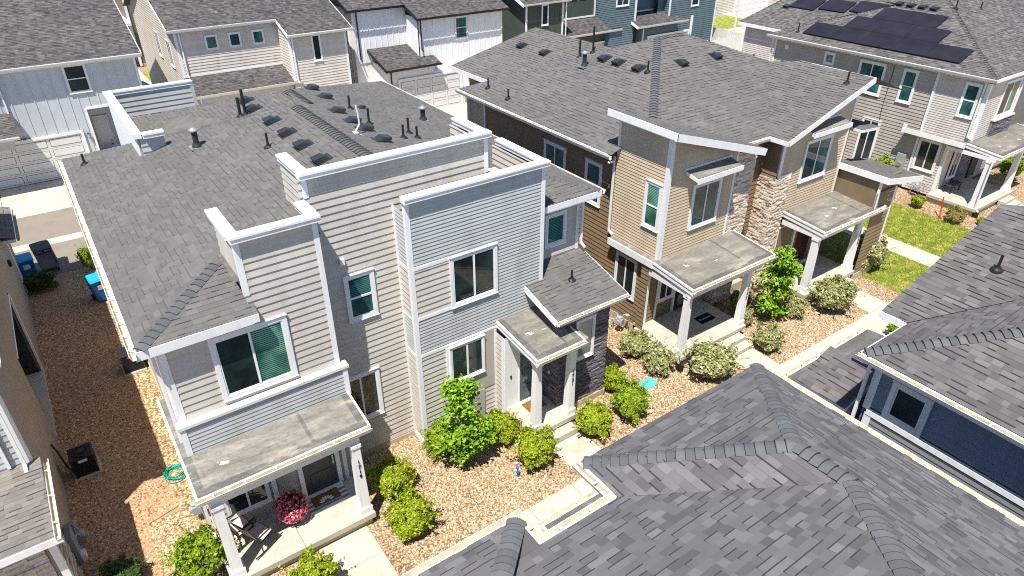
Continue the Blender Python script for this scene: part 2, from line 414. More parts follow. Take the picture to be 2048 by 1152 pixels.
    def _build(s, name, mats, parent=None, smooth=False, kind=None):
        me = bpy.data.meshes.new(name)
        o3 = ORG.get(parent.name, V((0, 0, 0))) if parent else V((0, 0, 0))
        me.from_pydata([(x - o3[0], y - o3[1], z - o3[2]) for x, y, z in s.v], [], s.f)
        mats = list(mats) if isinstance(mats, (list, tuple)) else [mats]
        if 9 in s.mi:
            e = [m for m in mats if isinstance(m, str) and m.startswith('roof')][0]; k = len(mats); mats.append(e + '_e'); s.mi = [k if i == 9 else i for i in s.mi]
        for m in mats: me.materials.append(M[m] if isinstance(m, str) else m)
        me.polygons.foreach_set('material_index', s.mi)
        if smooth: me.polygons.foreach_set('use_smooth', [True] * len(me.polygons))
        me.update()
        o = bpy.data.objects.new(name, me); COL.objects.link(o)
        if parent: o.parent = parent; ORG[o.name] = o3
        if kind: o['kind'] = kind
        return o

def tag(o, label, cat, group=None):
    o['label'] = label; o['category'] = cat
    if group: o['group'] = group
    return o

def thing(name, label, cat, loc, group=None):
    o = bpy.data.objects.new(name, None); COL.objects.link(o); o.location = loc
    o.empty_display_size = 0.3
    ORG[o.name] = V(loc)
    return tag(o, label, cat, group)

def copy_thing(root, loc, rot, label, group=None, scale=None):
    r = root.copy(); COL.objects.link(r); r.location = loc; r.rotation_euler = (0, 0, rot)
    if scale: r.scale = scale
    r['label'] = label
    if group: r['group'] = group
    for ch in list(root.children):
        c = ch.copy(); COL.objects.link(c); c.parent = r
        for g in list(ch.children):
            d = g.copy(); COL.objects.link(d); d.parent = c
    return r

def inst(me_obj, name, loc, rot, label, cat, group=None, scale=(1, 1, 1)):
    o = bpy.data.objects.new(name, me_obj.data); COL.objects.link(o)
    o.location = loc; o.rotation_euler = (0, 0, rot); o.scale = scale
    return tag(o, label, cat, group)

def clip(poly, ax, lim, keep_ge):
    out = []
    n = len(poly)
    for i in range(n):
        a, b = poly[i], poly[(i + 1) % n]
        ina = (a[ax] >= lim - 1e-9) if keep_ge else (a[ax] <= lim + 1e-9)
        inb = (b[ax] >= lim - 1e-9) if keep_ge else (b[ax] <= lim + 1e-9)
        if ina: out.append(a)
        if ina != inb:
            t = (lim - a[ax]) / (b[ax] - a[ax])
            out.append((a[0] + (b[0] - a[0]) * t, a[1] + (b[1] - a[1]) * t))
    return out

def cells(mb, pts, U, N, h, lr, hb, ht, seed=1, taper=True, v0=None, edge=0.0, mi=0):
    """cover the convex polygon pts with courses of separate pieces (shingles, boards, ledger stones)"""
    U = V(U).normalized(); N = V(N).normalized(); W = N.cross(U)
    if W.z < 0: W = -W
    O = V(pts[0])
    q = [((V(p) - O).dot(U), (V(p) - O).dot(W)) for p in pts]
    wz = O.dot(W); uz = O.dot(U)
    vmin = min(p[1] for p in q); vmax = max(p[1] for p in q)
    rng = random.Random(seed)
    base = -wz if v0 is None else v0
    k = math.floor((vmin - base) / h)
    mb.poly(pts, mi)
    while base + k * h < vmax - 1e-4:
        lo = base + k * h; hi = lo + h
        band = clip(clip(q, 1, lo, True), 1, hi, False)
        k += 1
        if len(band) < 3: continue
        rr = random.Random(seed * 7919 + k)
        u = min(p[0] for p in band); ue = max(p[0] for p in band)
        u -= rr.random() * lr[0]
        while u < ue:
            u2 = u + rr.uniform(*lr)
            if ue - u2 < lr[0] * 0.4: u2 = ue + 0.01
            c = clip(clip(band, 0, u, True), 0, u2, False)
            u = u2
            if len(c) < 3: continue
            hh = hb(rr)
            tab = bool(edge) and hh > .012
            strip = clip(c, 1, lo + edge, False) if tab else []  # lower strip of thick tabs, coloured dark to paint the course shadow line
            if tab: c = clip(c, 1, lo + edge, True)
            if len(strip) > 2: mb.poly([O + U * a + W * b + N * (ht + (hh - ht) * (1 - (b - lo) / h)) for a, b in strip], 9)
            for i in range(len(strip)):
                a, b = strip[i], strip[(i + 1) % len(strip)]
                if abs(a[1] - lo - edge) < 1e-6 and abs(b[1] - lo - edge) < 1e-6: continue
                za = ht + (hh - ht) * (1 - (a[1] - lo) / h); zb = ht + (hh - ht) * (1 - (b[1] - lo) / h)
                A_ = O + U * a[0] + W * a[1]; B_ = O + U * b[0] + W * b[1]
                mb.poly([A_ + N * za, A_, B_, B_ + N * zb], 9)
            n = len(c)
            if n < 3: continue
            top = []
            for a, b in c:
                f = (b - lo) / h
                top.append(O + U * a + W * b + N * (ht + (hh - ht) * (1 - f) if taper else hh))
            bot = [O + U * a + W * b for a, b in c]
            k0 = len(mb.v); mb.v += [tuple(p) for p in top] + [tuple(p) for p in bot]
            mb.f.append(tuple(range(k0, k0 + n))); mb.mi.append(mi)
            for i in range(n):
                j = (i + 1) % n
                if taper and abs(c[i][1] - hi) < 1e-6 and abs(c[j][1] - hi) < 1e-6: continue
                if tab and abs(c[i][1] - lo - edge) < 1e-6 and abs(c[j][1] - lo - edge) < 1e-6: continue
                mb.f.append((k0 + i, k0 + n + i, k0 + n + j, k0 + j)); mb.mi.append(9 if edge else mi)

_seed = [11]
def roofp(mb, pts, mi=0, h=0.145, lr=(0.11, 0.32)):
    """one convex shingled slope"""
    pts = [V(p) for p in pts]
    N = V((0, 0, 0))
    for i in range(1, len(pts) - 1): N += (pts[i] - pts[0]).cross(pts[i + 1] - pts[0])
    N.normalize()
    if N.z < 0: N = -N; pts = pts[::-1]
    U = Z.cross(N).normalized()
    _seed[0] += 1
    cells(mb, pts, U, N, h, lr, lambda r: r.choice((0.007, 0.008, 0.009, 0.017, 0.019)), 0.002, _seed[0], edge=0.02, mi=mi)

def cap(mb, p0, p1, w=0.15, step=0.15, drop=0.05, mi=0):
    w *= .95
    """overlapping bent cap shingles along a ridge or hip"""
    p0, p1 = V(p0), V(p1); L = (p1 - p0).length; d = (p1 - p0) / L
    sd = d.cross(Z).normalized(); u = sd.cross(d).normalized()
    n = max(1, int(L / step)); st = L / n
    for i in range(n):
        a = p0 + d * (i * st); b = p0 + d * ((i + 1) * st)
        k = len(mb.v)
        for p, hh in ((a, 0.038), (b, 0.010)):
            for s_, dz in ((-1, -drop), (-0.45, -0.008), (0, 0.004), (0.45, -0.008), (1, -drop)):
                mb.v.append(tuple(p + sd * (w * s_) + u * (hh + dz)))
        for j in range(4):
            mb.f.append((k + j, k + j + 1, k + 6 + j, k + 5 + j)); mb.mi.append(mi)
        kk = len(mb.v)
        for s_, dz in ((-1, -drop), (-0.45, -0.008), (0, 0.004), (0.45, -0.008), (1, -drop)):
            mb.v.append(tuple(a + sd * (w * s_) + u * (dz + 0.01)))
        for j in range(4):
            mb.f.append((k + j, kk + j, kk + j + 1, k + j + 1)); mb.mi.append(1)
        for j in range(4):      # dark line painted on top of each cap as its butt shadow
            q = [V(mb.v[k + j]), V(mb.v[k + j + 1])]; e_ = d * .009 + u * .0015
            mb.poly([q[0] + u * .0015, q[1] + u * .0015, q[1] + e_, q[0] + e_], 1)

# walls: axis 'x' runs along X at y = c (s = outward sign along Y); axis 'y' runs along Y at x = c
def wp(ax, c, s, a, z, d=0.0):
    return V((a, c + s * d, z)) if ax == 'x' else V((c + s * d, a, z))
def wall(mb, ax, c, s, poly, exp=0.178, mi=0):
    pts = [wp(ax, c, s, a, z) for a, z in poly]
    N = V((0, s, 0)) if ax == 'x' else V((s, 0, 0))
    U = V((1, 0, 0)) if ax == 'x' else V((0, 1, 0))
    _seed[0] += 1
    t = 0.026 if exp > 0.14 else 0.020
    cells(mb, pts, U, N, exp, (2.2, 3.7), lambda r: t, 0.002, _seed[0], mi=mi)
def rect(a0, a1, z0, z1): return [(a0, z0), (a1, z0), (a1, z1), (a0, z1)]
def wbox(mb, ax, c, s, a0, a1, z0, z1, d0, d1, mi=0):
    if ax == 'x': mb.box(a0, a1, c + s * d0, c + s * d1, z0, z1, mi)
    else: mb.box(c + s * d0, c + s * d1, a0, a1, z0, z1, mi)
def stonewall(mb, ax, c, s, poly, mi=0, h=0.055, lr=(0.1, 0.38)):
    pts = [wp(ax, c, s, a, z) for a, z in poly]
    N = V((0, s, 0)) if ax == 'x' else V((s, 0, 0))
    U = V((1, 0, 0)) if ax == 'x' else V((0, 1, 0))
    _seed[0] += 1
    cells(mb, pts, U, N, h, lr, lambda r: r.uniform(0.006, 0.05), 0, _seed[0], taper=False, mi=mi)
def battens(mb, ax, c, s, a0, a1, z0, z1, step=0.4, mi=0):
    wbox(mb, ax, c, s, a0, a1, z0, z1, -0.05, 0.0, mi)
    a = a0 + step * 0.5
    while a < a1:
        wbox(mb, ax, c, s, a - 0.022, a + 0.022, z0, z1, 0.0, 0.025, mi); a += step

def window(par, ax, c, s, a0, a1, z0, z1, style='v', glass='glass', cw=0.09, frame='white', case='white', pname='window'):
    """casing + vinyl sash + one pane per light"""
    w = MB(); a0, a1 = sorted((a0, a1))
    d1 = 0.062
    if cw:
        wbox(w, ax, c, s, a0, a0 + cw, z0, z1, 0, d1); wbox(w, ax, c, s, a1 - cw, a1, z0, z1, 0, d1)
        wbox(w, ax, c, s, a0 + cw, a1 - cw, z0, z0 + cw, 0, d1); wbox(w, ax, c, s, a0 + cw, a1 - cw, z1 - cw, z1, 0, d1)
        wbox(w, ax, c, s, a0 - 0.015, a1 + 0.015, z0 - 0.022, z0 - 0.001, 0, d1 + 0.02)
        wbox(w, ax, c, s, a0 - 0.015, a1 + 0.015, z1 + 0.001, z1 + 0.022, 0, d1 + 0.025)
    b0, b1, y0, y1 = a0 + cw, a1 - cw, z0 + cw, z1 - cw
    f = 0.038
    wbox(w, ax, c, s, b0 + 0.001, b0 + f, y0 + 0.001, y1 - 0.001, 0.027, d1 - 0.012, 1); wbox(w, ax, c, s, b1 - f, b1 - 0.001, y0 + 0.001, y1 - 0.001, 0.027, d1 - 0.012, 1)
    wbox(w, ax, c, s, b0 + f, b1 - f, y0 + 0.001, y0 + f, 0.027, d1 - 0.012, 1); wbox(w, ax, c, s, b0 + f, b1 - f, y1 - f, y1 - 0.001, 0.027, d1 - 0.012, 1)
    g = [(b0 + f, b1 - f, y0 + f, y1 - f)]
    if style == 'v':
        mid = (b0 + b1) / 2; wbox(w, ax, c, s, mid - 0.027, mid + 0.027, y0 + f, y1 - f, 0.027, d1 - 0.007, 1)
        g = [(b0 + f, mid - 0.027, y0 + f, y1 - f), (mid + 0.027, b1 - f, y0 + f, y1 - f)]
    if style == 'h':
        mid = (y0 + y1) / 2; wbox(w, ax, c, s, b0 + f, b1 - f, mid - 0.027, mid + 0.027, 0.027, d1 - 0.007, 1)
        g = [(b0 + f, b1 - f, y0 + f, mid - 0.027), (b0 + f, b1 - f, mid + 0.027, y1 - f)]
    o = w.build(pname, [case, frame], par)
    gl = glass if isinstance(glass, (list, tuple)) else [glass] * 4
    for i, (p, q, r, t) in enumerate(g):
        mb = MB(); wbox(mb, ax, c, s, p + 0.001, q - 0.001, r + 0.001, t - 0.001, 0.028, 0.035); mb.build('pane', gl[i], o)
    return o

GP = [(0.0, 0.0), (0.0, -0.115), (0.085, -0.115), (0.125, 0.0), (0.112, 0.0), (0.08, -0.1), (0.012, -0.1), (0.012, 0.0)]
GM = [0, 0, 0, 0, 1, 1, 1, 0]
def gutter(mb, p0, p1, out, hang=0.6):
    p0, p1 = V(p0), V(p1)
    mb.extrude(GP, p0, p1, out, GM)
    L = (p1 - p0).length; d = (p1 - p0) / L; t = hang / 2
    while t < L:
        q = p0 + d * t
        mb.beam(q + V(out) * 0.013 - Z * 0.004, q + V(out) * 0.115 - Z * 0.004, 0.03, 0.008, 0); t += hang
def fascia(mb, p0, p1, out, h=0.17, t=0.03, drop=0.0, mi=0):
    """board whose outer face hangs under the roof edge p0-p1"""
    mb.extrude([(-t, -drop), (-t, -h - drop), (0, -h - drop), (0, -drop)], V(p0), V(p1), out, [mi] * 4)
def downspout(mb, x, y, z0, z1, w=0.075):
    mb.box(x - w / 2, x + w / 2, y - w / 2.6, y + w / 2.6, z0 + 0.08, z1)
    mb.hexa([(x - w / 2, y - 0.2, z0), (x + w / 2, y - 0.2, z0), (x + w / 2, y - w / 2.6, z0 + 0.08), (x - w / 2, y - w / 2.6, z0 + 0.08),
             (x - w / 2, y - 0.2, z0 + 0.06), (x + w / 2, y - 0.2, z0 + 0.06), (x + w / 2, y + w / 2.6, z0 + 0.16), (x - w / 2, y + w / 2.6, z0 + 0.16)])
def post(par, x, y, z0, z1, wb=0.26, wt=0.19, m='white', name='post'):
    p = MB()
    a = wb / 2 + 0.035; p.box(x - a, x + a, y - a, y + a, z0, z0 + 0.2)
    b = wb / 2; t = wt / 2
    p.hexa([(x - b, y - b, z0 + 0.2), (x + b, y - b, z0 + 0.2), (x + b, y + b, z0 + 0.2), (x - b, y + b, z0 + 0.2), (x - t, y - t, z1 - 0.09), (x + t, y - t, z1 - 0.09), (x + t, y + t, z1 - 0.09), (x - t, y + t, z1 - 0.09)])
    a = wt / 2 + 0.03; p.box(x - a, x + a, y - a, y + a, z1 - 0.09, z1)
    return p.build(name, m, par)
def flatroof(par, x0, x1, y0, y1, z0, z1, low='front', name='porch_roof', gut=True, m='membrane', side_fascia=True):
    """low-slope membrane roof, x0..x1, y0 (front) .. y1 (wall); z0 at the front edge, z1 at the wall"""
    mb = MB(); t = 0.20
    # membrane with a slightly raised, wrinkled edge; a fine grid so that the wrinkles are real
    nx = max(4, int((x1 - x0) / 0.09)); ny = max(4, int((y1 - y0) / 0.09)); rng = random.Random(int(x0 * 77) + 5)
    ph = [rng.uniform(0, 6) for _ in range(8)]
    def hz(i, j):
        x = x0 + (x1 - x0) * i / nx; y = y0 + (y1 - y0) * j / ny; z = z0 + (z1 - z0) * j / ny
        w = 0.010 * math.sin(x * 3.1 + y * 6.3 + ph[0] + 1.3 * math.sin(x * 1.7 + ph[1])) * math.sin(y * 4.3 - x * 1.1 + ph[2]) + 0.006 * math.sin(x * 8 + y * 13 + ph[3]) * math.sin(x * 5 - y * 4 + ph[4])
        e = min(i, j, nx - i, ny - j) / 2.0; w *= min(1, e)
        if min(i, nx - i, j) == 2: w += 0.012 * (1 + math.sin((x + y) * 19 + ph[5]))
        return (x, y, z + 0.012 + w)
    k = len(mb.v)
    for j in range(ny + 1):
        for i in range(nx + 1): mb.v.append(hz(i, j))
    for j in range(ny):
        for i in range(nx):
            a = k + j * (nx + 1) + i; mb.f.append((a, a + 1, a + nx + 2, a + nx + 1)); mb.mi.append(2 if (j < 2 or i < 2 or i >= nx - 2 or i == int(nx * .68)) else 0)
    mb.hexa([(x0, y0, z0 - t), (x1, y0, z0 - t), (x1, y1, z1 - t), (x0, y1, z1 - t), (x0, y0, z0), (x1, y0, z0), (x1, y1, z1), (x0, y1, z1)], 1)
    # drip edge trim
    o_ = mb.build(name, [m, 'white', 'membrane_e'], par)
    for p in o_.data.polygons:
        if p.material_index != 1: p.use_smooth = True
    e = MB()
    e.extrude([(0, -t - 0.02), (0.03, -t - 0.02), (0.03, -0.05), (0.055, -0.05), (0.055, 0.018), (0, 0.018)], (x0, y0, z0), (x0, y1, z1), (-1, 0, 0))
    e.extrude([(0, -t - 0.02), (0.03, -t - 0.02), (0.03, -0.05), (0.055, -0.05), (0.055, 0.018), (0, 0.018)], (x1, y0, z0), (x1, y1, z1), (1, 0, 0))
    sg = -1 if y1 > y0 else 1
    e.extrude([(0, -t - 0.02), (0.03, -t - 0.02), (0.03, 0.014), (0, 0.014)], (x0 - 0.05, y0, z0), (x1 + 0.05, y0, z0), (0, sg, 0))
    e.build('fascia', 'white', o_)
    if gut:
        g = MB(); gutter(g, (x0 - 0.05, y0 + sg * 0.031, z0 + 0.0), (x1 + 0.05, y0 + sg * 0.031, z0 + 0.0), (0, sg, 0), 0.7); g.build('gutter', ['white', 'gutter_in'], o_)
    return o_
def capwall(mb, p0, p1, w=0.27, h=0.155, mi=0):
    """parapet coping: flat cap with a shallow face, top at z of p0/p1"""
    mb.beam(p0, p1, w, 0.05, mi); mb.beam(V(p0) - Z * 0.05, V(p1) - Z * 0.05, w - 0.045, h - 0.05, mi)

def vent(par, p, n, up, m='ventgrey', w=0.36, l=0.40, h=0.15):
    """slant-back roof vent: hood that opens down the slope"""
    n = V(n).normalized(); up = V(up); up = (up - n * up.dot(n)).normalized(); sd = up.cross(n).normalized(); p = V(p) + n * 0.012
    mb = MB()
    def q(a, b, c): return p + sd * a + up * b + n * c
    mb.hexa([q(-w * .62, -l * .6, 0), q(-w * .62, l * .7, 0), q(w * .62, l * .7, 0), q(w * .62, -l * .6, 0), q(-w * .62, -l * .6, .012), q(-w * .62, l * .7, .012), q(w * .62, l * .7, .012), q(w * .62, -l * .6, .012)][::1])
    a, b = w / 2, l / 2
    P = [q(-a, -b * .9, .03), q(a, -b * .9, .03), q(a, b, .012), q(-a, b, .012), q(-a * .9, -b * .9, h), q(a * .9, -b * .9, h), q(a * .8, b * .35, h * .95), q(-a * .8, b * .35, h * .95)]
    mb.hexa(P)
    mb.hexa([q(-a * .99, -b * 1.02, h * .55), q(a * .99, -b * 1.02, h * .55), q(a * .99, -b * .89, h * .55), q(-a * .99, -b * .89, h * .55), q(-a * .88, -b * 1.02, h + .006), q(a * .88, -b * 1.02, h + .006), q(a * .88, -b * .89, h + .006), q(-a * .88, -b * .89, h + .006)])
    return mb.build('roof_vent', m, par)
def pipe(par, p, h=0.4, r=0.035, m='black'):
    p = V(p); mb = MB()
    mb.lathe(p - Z * 0.06, [(0.15, 0), (0.13, 0.07), (0.075, 0.11), (0.06, 0.14)], 12)
    mb.tube(p - Z * 0.05, p + Z * h, r, r, 10); 
    return mb.build('vent_pipe', m, par)
def flue(par, p, h=0.55):
    p = V(p); mb = MB()
    mb.box(p.x - .22, p.x + .16, p.y - .2, p.y + .2, p.z - .02, p.z + .02, 1)
    mb.lathe(p - Z * .06, [(.17, 0), (.15, .1), (.10, .2), (.095, .22)], 14, 0); mb.tube(p, p + Z * h, .085, .085, 12, 0)
    mb.lathe(p + Z * h, [(.13, 0), (.15, .02), (.15, .05), (.05, .11), (.0, .12)], 14, 1)
    return mb.build('flue', ['ventgrey', 'galv'], par)
def text(par, s, size, org, right, up, m='num', depth=0.012, name='house_number', center=True):
    cu = bpy.data.curves.new('t', 'FONT'); cu.body = s; cu.size = size; cu.extrude = depth / 2
    if center: cu.align_x = 'CENTER'; cu.align_y = 'CENTER'
    cu.resolution_u = 3
    ob = bpy.data.objects.new('t', cu); COL.objects.link(ob)
    dg = bpy.context.evaluated_depsgraph_get(); dg.update()
    me = bpy.data.meshes.new_from_object(ob.evaluated_get(dg))
    bpy.data.objects.remove(ob)
    right, up = V(right).normalized(), V(up).normalized(); n = right.cross(up)
    mb = MB(); org = V(org) + n * (depth / 2)
    mb.v = [tuple(org + right * v.co.x + up * v.co.y + n * v.co.z) for v in me.vertices]
    mb.f = [tuple(p.vertices) for p in me.polygons]; mb.mi = [0] * len(mb.f)
    return mb.build(name, m, par)
def vnumber(par, s, x, y, z, size=0.16, step=0.155, m='num'):
    mb = None
    objs = []
    for i, ch in enumerate(s):
        objs.append(text(par, ch, size, (x, y, z - i * step), (1, 0, 0), (0, 0, 1), m))
    return objs
def lantern(par, ax, c, s, a, z, m='black'):
    mb = MB()
    wbox(mb, ax, c, s, a - .06, a + .06, z - .1, z + .12, 0, .03)
    q = wp(ax, c, s, a, z, .11); mb.tube(q + Z * .1, q + Z * .15, .09, .02, 10); mb.tube(q - Z * .14, q - Z * .11, .05, .06, 10); mb.tube(q - Z * .11, q + Z * .1, .055, .07, 10, 1)
    wbox(mb, ax, c, s, a - .012, a + .012, z + .1, z + .125, .03, .11)
    return mb.build('wall_lantern', [m, 'lamp'], par)
def garage_door(par, x0, x1, z0, z1, y, m='garage'):
    """sectional door facing -Y with raised panels and a white frame"""
    mb = MB(); n = 4; hh = (z1 - z0) / n
    for i in range(n):
        za = z0 + i * hh
        mb.box(x0, x1, y - .035, y, za + .006, za + hh - .006)
        k = 4; w = (x1 - x0) / k
        for j in range(k):
            xa = x0 + j * w
            mb.hexa([(xa + .08, y - .035, za + .09), (xa + w - .08, y - .035, za + .09), (xa + w - .08, y - .034, za + .09), (xa + .08, y - .034, za + .09)] + [(xa + .08, y - .035, za + hh - .09), (xa + w - .08, y - .035, za + hh - .09), (xa + w - .08, y - .034, za + hh - .09), (xa + .08, y - .034, za + hh - .09)])
            mb.box(xa + .1, xa + w - .1, y - .052, y - .035, za + .11, za + hh - .11)
    o = mb.build('garage_door', m, par)
    f = MB(); f.box(x0 - .14, x0 - .004, y - .1, y, z0, z1 + .14); f.box(x1 + .004, x1 + .14, y - .1, y, z0, z1 + .14); f.box(x0 - .004, x1 + .004, y - .1, y, z1 + .004, z1 + .14)
    f.build('frame', 'white', o)
    return o
def corner(mb, x, y, z0, z1, sx, sy, w=0.1, t=0.027, mi=0):
    """L-shaped corner board round an outside corner whose outward signs are sx, sy"""
    mb.box(x + sx * t, x - sx * w, y, y + sy * t, z0, z1, mi)
    mb.box(x, x + sx * t, y, y - sy * w, z0, z1 - .001, mi)
# =================================================================== the light grey twin house in the middle
GRP = 'two storey twin houses of the row'
def lerp(a, b, t): return a + (b - a) * t
HA = thing('twin_house', 'light grey lap sided twin house with white capped parapets, in the middle', 'house', (6.5, 14, 0), GRP)
# ---- siding
w = MB()
L = lambda x: 6.67 + 0.294 * (x - 0.16)            # left roof slope height
wall(w, 'x', 13.68, -1, [(0.55, 3.3), (4.3, 3.3), (4.3, 6.55), (0.55, 6.55)], 0.19)
wall(w, 'x', 13.68, -1, rect(2.5, 4.3, 6.55, 8.32), 0.19)
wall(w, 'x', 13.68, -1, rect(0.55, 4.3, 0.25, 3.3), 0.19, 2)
wall(w, 'y', 0.55, -1, rect(13.68, 26.0, 0.2, 6.55), 0.19)
wall(w, 'y', 2.5, -1, [(13.68, 7.2), (15.25, 7.2), (15.25, 8.32), (13.68, 8.32)], 0.19)
wall(w, 'y', 4.3, 1, rect(13.68, 14.57, 0.15, 8.32), 0.19)
wall(w, 'x', 14.57, -1, rect(4.3, 9.45, 0.15, 8.97), 0.19)
wall(w, 'y', 4.42, -1, [(14.57, 7.7), (16.0, 7.7), (16.0, 8.97), (14.57, 8.97)], 0.19)
wall(w, 'y', 9.45, 1, rect(14.57, 16.0, 7.0, 8.97), 0.19)
wall(w, 'y', 9.2, -1, rect(14.6, 16.0, 7.6, 8.97), 0.19)
# right bay: fields of narrow and of wide boards between white bands
wall(w, 'x', 13.9, -1, rect(6.6, 10.9, 6.17, 8.05), 0.108, 1)
wall(w, 'x', 13.9, -1, rect(6.6, 7.74, 4.6, 6.17), 0.178)
wall(w, 'x', 13.9, -1, rect(7.74, 10.9, 4.6, 6.17), 0.108, 1)
wall(w, 'x', 13.9, -1, rect(6.6, 10.9, 3.36, 4.6), 0.108, 1)
wall(w, 'x', 13.9, -1, rect(6.6, 7.5, 0.2, 3.36), 0.178)
wall(w, 'x', 13.9, -1, rect(8.75, 9.2, 0.2, 1.25), 0.178)
wall(w, 'y', 6.6, -1, rect(13.9, 14.57, 6.17, 7.75), 0.108, 1)
wall(w, 'y', 6.6, -1, rect(13.9, 14.57, 4.6, 6.17), 0.178)
wall(w, 'y', 6.6, -1, rect(13.9, 14.57, 3.36, 4.6), 0.108, 1)
wall(w, 'y', 6.6, -1, rect(13.9, 14.57, 0.2, 3.36), 0.178)
wall(w, 'y', 10.9, 1, rect(13.9, 16.1, 3.36, 8.05), 0.178)
wall(w, 'y', 10.66, -1, [(14.0, 7.4), (16.1, 7.4), (16.1, 8.05), (14.0, 8.05)], 0.178)
wall(w, 'y', 9.2, -1, rect(13.45, 13.9, 0.2, 3.2), 0.178)
wall(w, 'x', 14.6, -1, rect(10.9, 12.85, 3.2, 6.5), 0.178)
wall(w, 'y', 12.85, 1, rect(14.6, 28.9, 0.2, 6.5), 0.178)
wall(w, 'x', 28.9, 1, rect(2.25, 12.85, 0.1, 6.5), 0.178)
w.box(0.62, 12.8, 14.7, 26.0, 0.1, 6.4, 0)
w.box(2.3, 12.8, 26.0, 28.8, 0.1, 6.4, 0)
w.box(6.7, 10.8, 13.95, 14.7, 0.1, 7.3, 0); w.box(0.62, 4.25, 13.74, 14.7, 0.1, 6.5, 0)
w.box(10.7, 12.55, 12.7, 14.7, 0.1, 3.5, 0)
w.build('siding', ['grey_side', 'cool_side', 'grey_smooth'], HA)
# recessed panel round the lower right window
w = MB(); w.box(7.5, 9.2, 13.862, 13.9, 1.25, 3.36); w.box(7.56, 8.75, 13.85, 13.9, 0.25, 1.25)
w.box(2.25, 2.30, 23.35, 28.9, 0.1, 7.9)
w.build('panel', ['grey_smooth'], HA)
w = MB(); w.box(2.2, 2.249, 23.4, 28.9, 0.1, 7.85); w.build('rear_wall_panel', 'bnb_white', HA)
# ---- trim
t = MB()
for (x, y, a, b, sx, sy) in ((0.55, 13.68, 0.2, 6.45, -1, -1), (4.3, 13.68, 3.3, 8.32, 1, -1), (2.5, 13.68, 7.0, 8.32, -1, -1), (4.42, 14.57, 8.5, 8.97, -1, -1), (9.45, 14.57, 8.0, 8.97, 1, -1),
                           (6.6, 13.9, 0.3, 8.05, -1, -1), (10.9, 13.9, 3.36, 8.05, 1, -1), (12.85, 14.6, 3.9, 6.5, 1, -1), (9.2, 13.45, 0.3, 3.2, -1, -1)):
    corner(t, x, y, a, b, sx, sy)
for z in (6.17, 4.6, 3.36):
    t.box(6.7, 7.74 if z in (6.17, 4.6) else 10.9, 13.868, 13.9, z - .05, z + .05)
t.box(7.47, 7.56, 13.84, 13.9, 0.25, 3.3)
t.box(6.56, 7.0, 13.72, 14.57, 0.02, 0.22); t.box(9.13, 9.2, 13.84, 13.9, 0.2, 3.3)
t.box(4.33, 4.36, 14.5, 14.57, 0.2, 8.4)
for z in (6.17, 4.6, 3.36): t.box(6.575, 6.6, 13.93, 14.55, z - .05, z + .05)
t.box(6.555, 6.6, 14.47, 14.57, 0.2, 7.78)
t.box(9.2, 9.72, 13.41, 13.45, 0.25, 3.2)
t.build('trim', 'white', HA)
# copings
c = MB()
capwall(c, (2.42, 13.64, 8.5), (4.38, 13.64, 8.5)); capwall(c, (2.5, 13.78, 8.499), (2.5, 15.27, 8.499)); capwall(c, (4.26, 13.78, 8.498), (4.26, 14.52, 8.498))
capwall(c, (4.33, 14.53, 9.15), (9.52, 14.53, 9.15)); capwall(c, (4.47, 14.66, 9.149), (4.47, 16.0, 9.149)); capwall(c, (9.36, 14.66, 9.149), (9.36, 16.0, 9.149))
capwall(c, (6.53, 13.86, 8.23), (10.98, 13.86, 8.23)); capwall(c, (10.82, 14.0, 8.229), (10.82, 16.05, 8.229))
capwall(c, (9.55, 14.0, 8.1), (9.55, 14.5, 8.1), 0.22)
capwall(c, (2.27, 23.2, 8.03), (2.27, 29.0, 8.03)); capwall(c, (2.41, 23.2, 8.029), (3.02, 23.2, 8.029)); capwall(c, (2.41, 28.86, 8.028), (5.2, 28.86, 8.028))
c.build('parapet_cap', 'white', HA)
w = MB(); wall(w, 'x', 23.28, -1, [(2.3, 7.3), (3.0, 7.48), (3.0, 7.9), (2.3, 7.9)], 0.19); wall(w, 'x', 28.8, -1, [(2.4, 7.0), (5.2, 7.0), (5.2, 7.9), (2.4, 7.9)], 0.19)
w.box(5.1, 5.22, 28.76, 28.9, 6.6, 7.9); w.build('parapet_siding', 'cool_side', HA)
# ---- roof
r = MB()
hy = lambda x: 26.3 - (x - 0.16) * 4.9 / 6.56        # rear hip line
roofp(r, [(0.16, 13.4, L(.16)), (2.38, 15.1, L(2.38)), (2.38, hy(2.38), L(2.38)), (0.16, 26.3, L(.16))])
roofp(r, [(2.38, 13.8, L(2.38)), (4.42, 13.8, L(4.42)), (4.42, hy(4.42), L(4.42)), (2.38, hy(2.38), L(2.38))])
roofp(r, [(4.42, 14.6, L(4.42)), (6.72, 14.6, L(6.72)), (6.72, hy(6.72), L(6.72)), (4.42, hy(4.42), L(4.42))])
roofp(r, [(0.16, 13.38, 6.67), (2.62, 13.38, 6.67), (2.62, 13.7, 6.79), (2.42, 15.12, 7.33)])
roofp(r, [(0.16, 26.3, 6.67), (6.72, 21.4, 8.6), (6.72, 26.3, 6.67)])
Rz = lambda x: 8.6 - 0.293 * (x - 6.72)
roofp(r, [(6.72, 14.6, 8.6), (9.4, 14.6, Rz(9.4)), (9.4, 25.8, Rz(9.4)), (7.3, 23.9, Rz(7.3)), (6.72, 21.4, 8.6)])
roofp(r, [(9.4, 14.0, Rz(9.4)), (10.75, 14.0, Rz(10.75)), (10.75, 26.95, Rz(10.75)), (9.4, 25.8, Rz(9.4))])
roofp(r, [(10.75, 16.35, Rz(10.75)), (13.3, 14.12, Rz(13.3)), (13.3, 29.2, Rz(13.3)), (10.75, 26.95, Rz(10.75))])
roofp(r, [(10.88, 14.12, 6.66), (13.3, 14.12, 6.67), (10.88, 16.35, 7.37)])
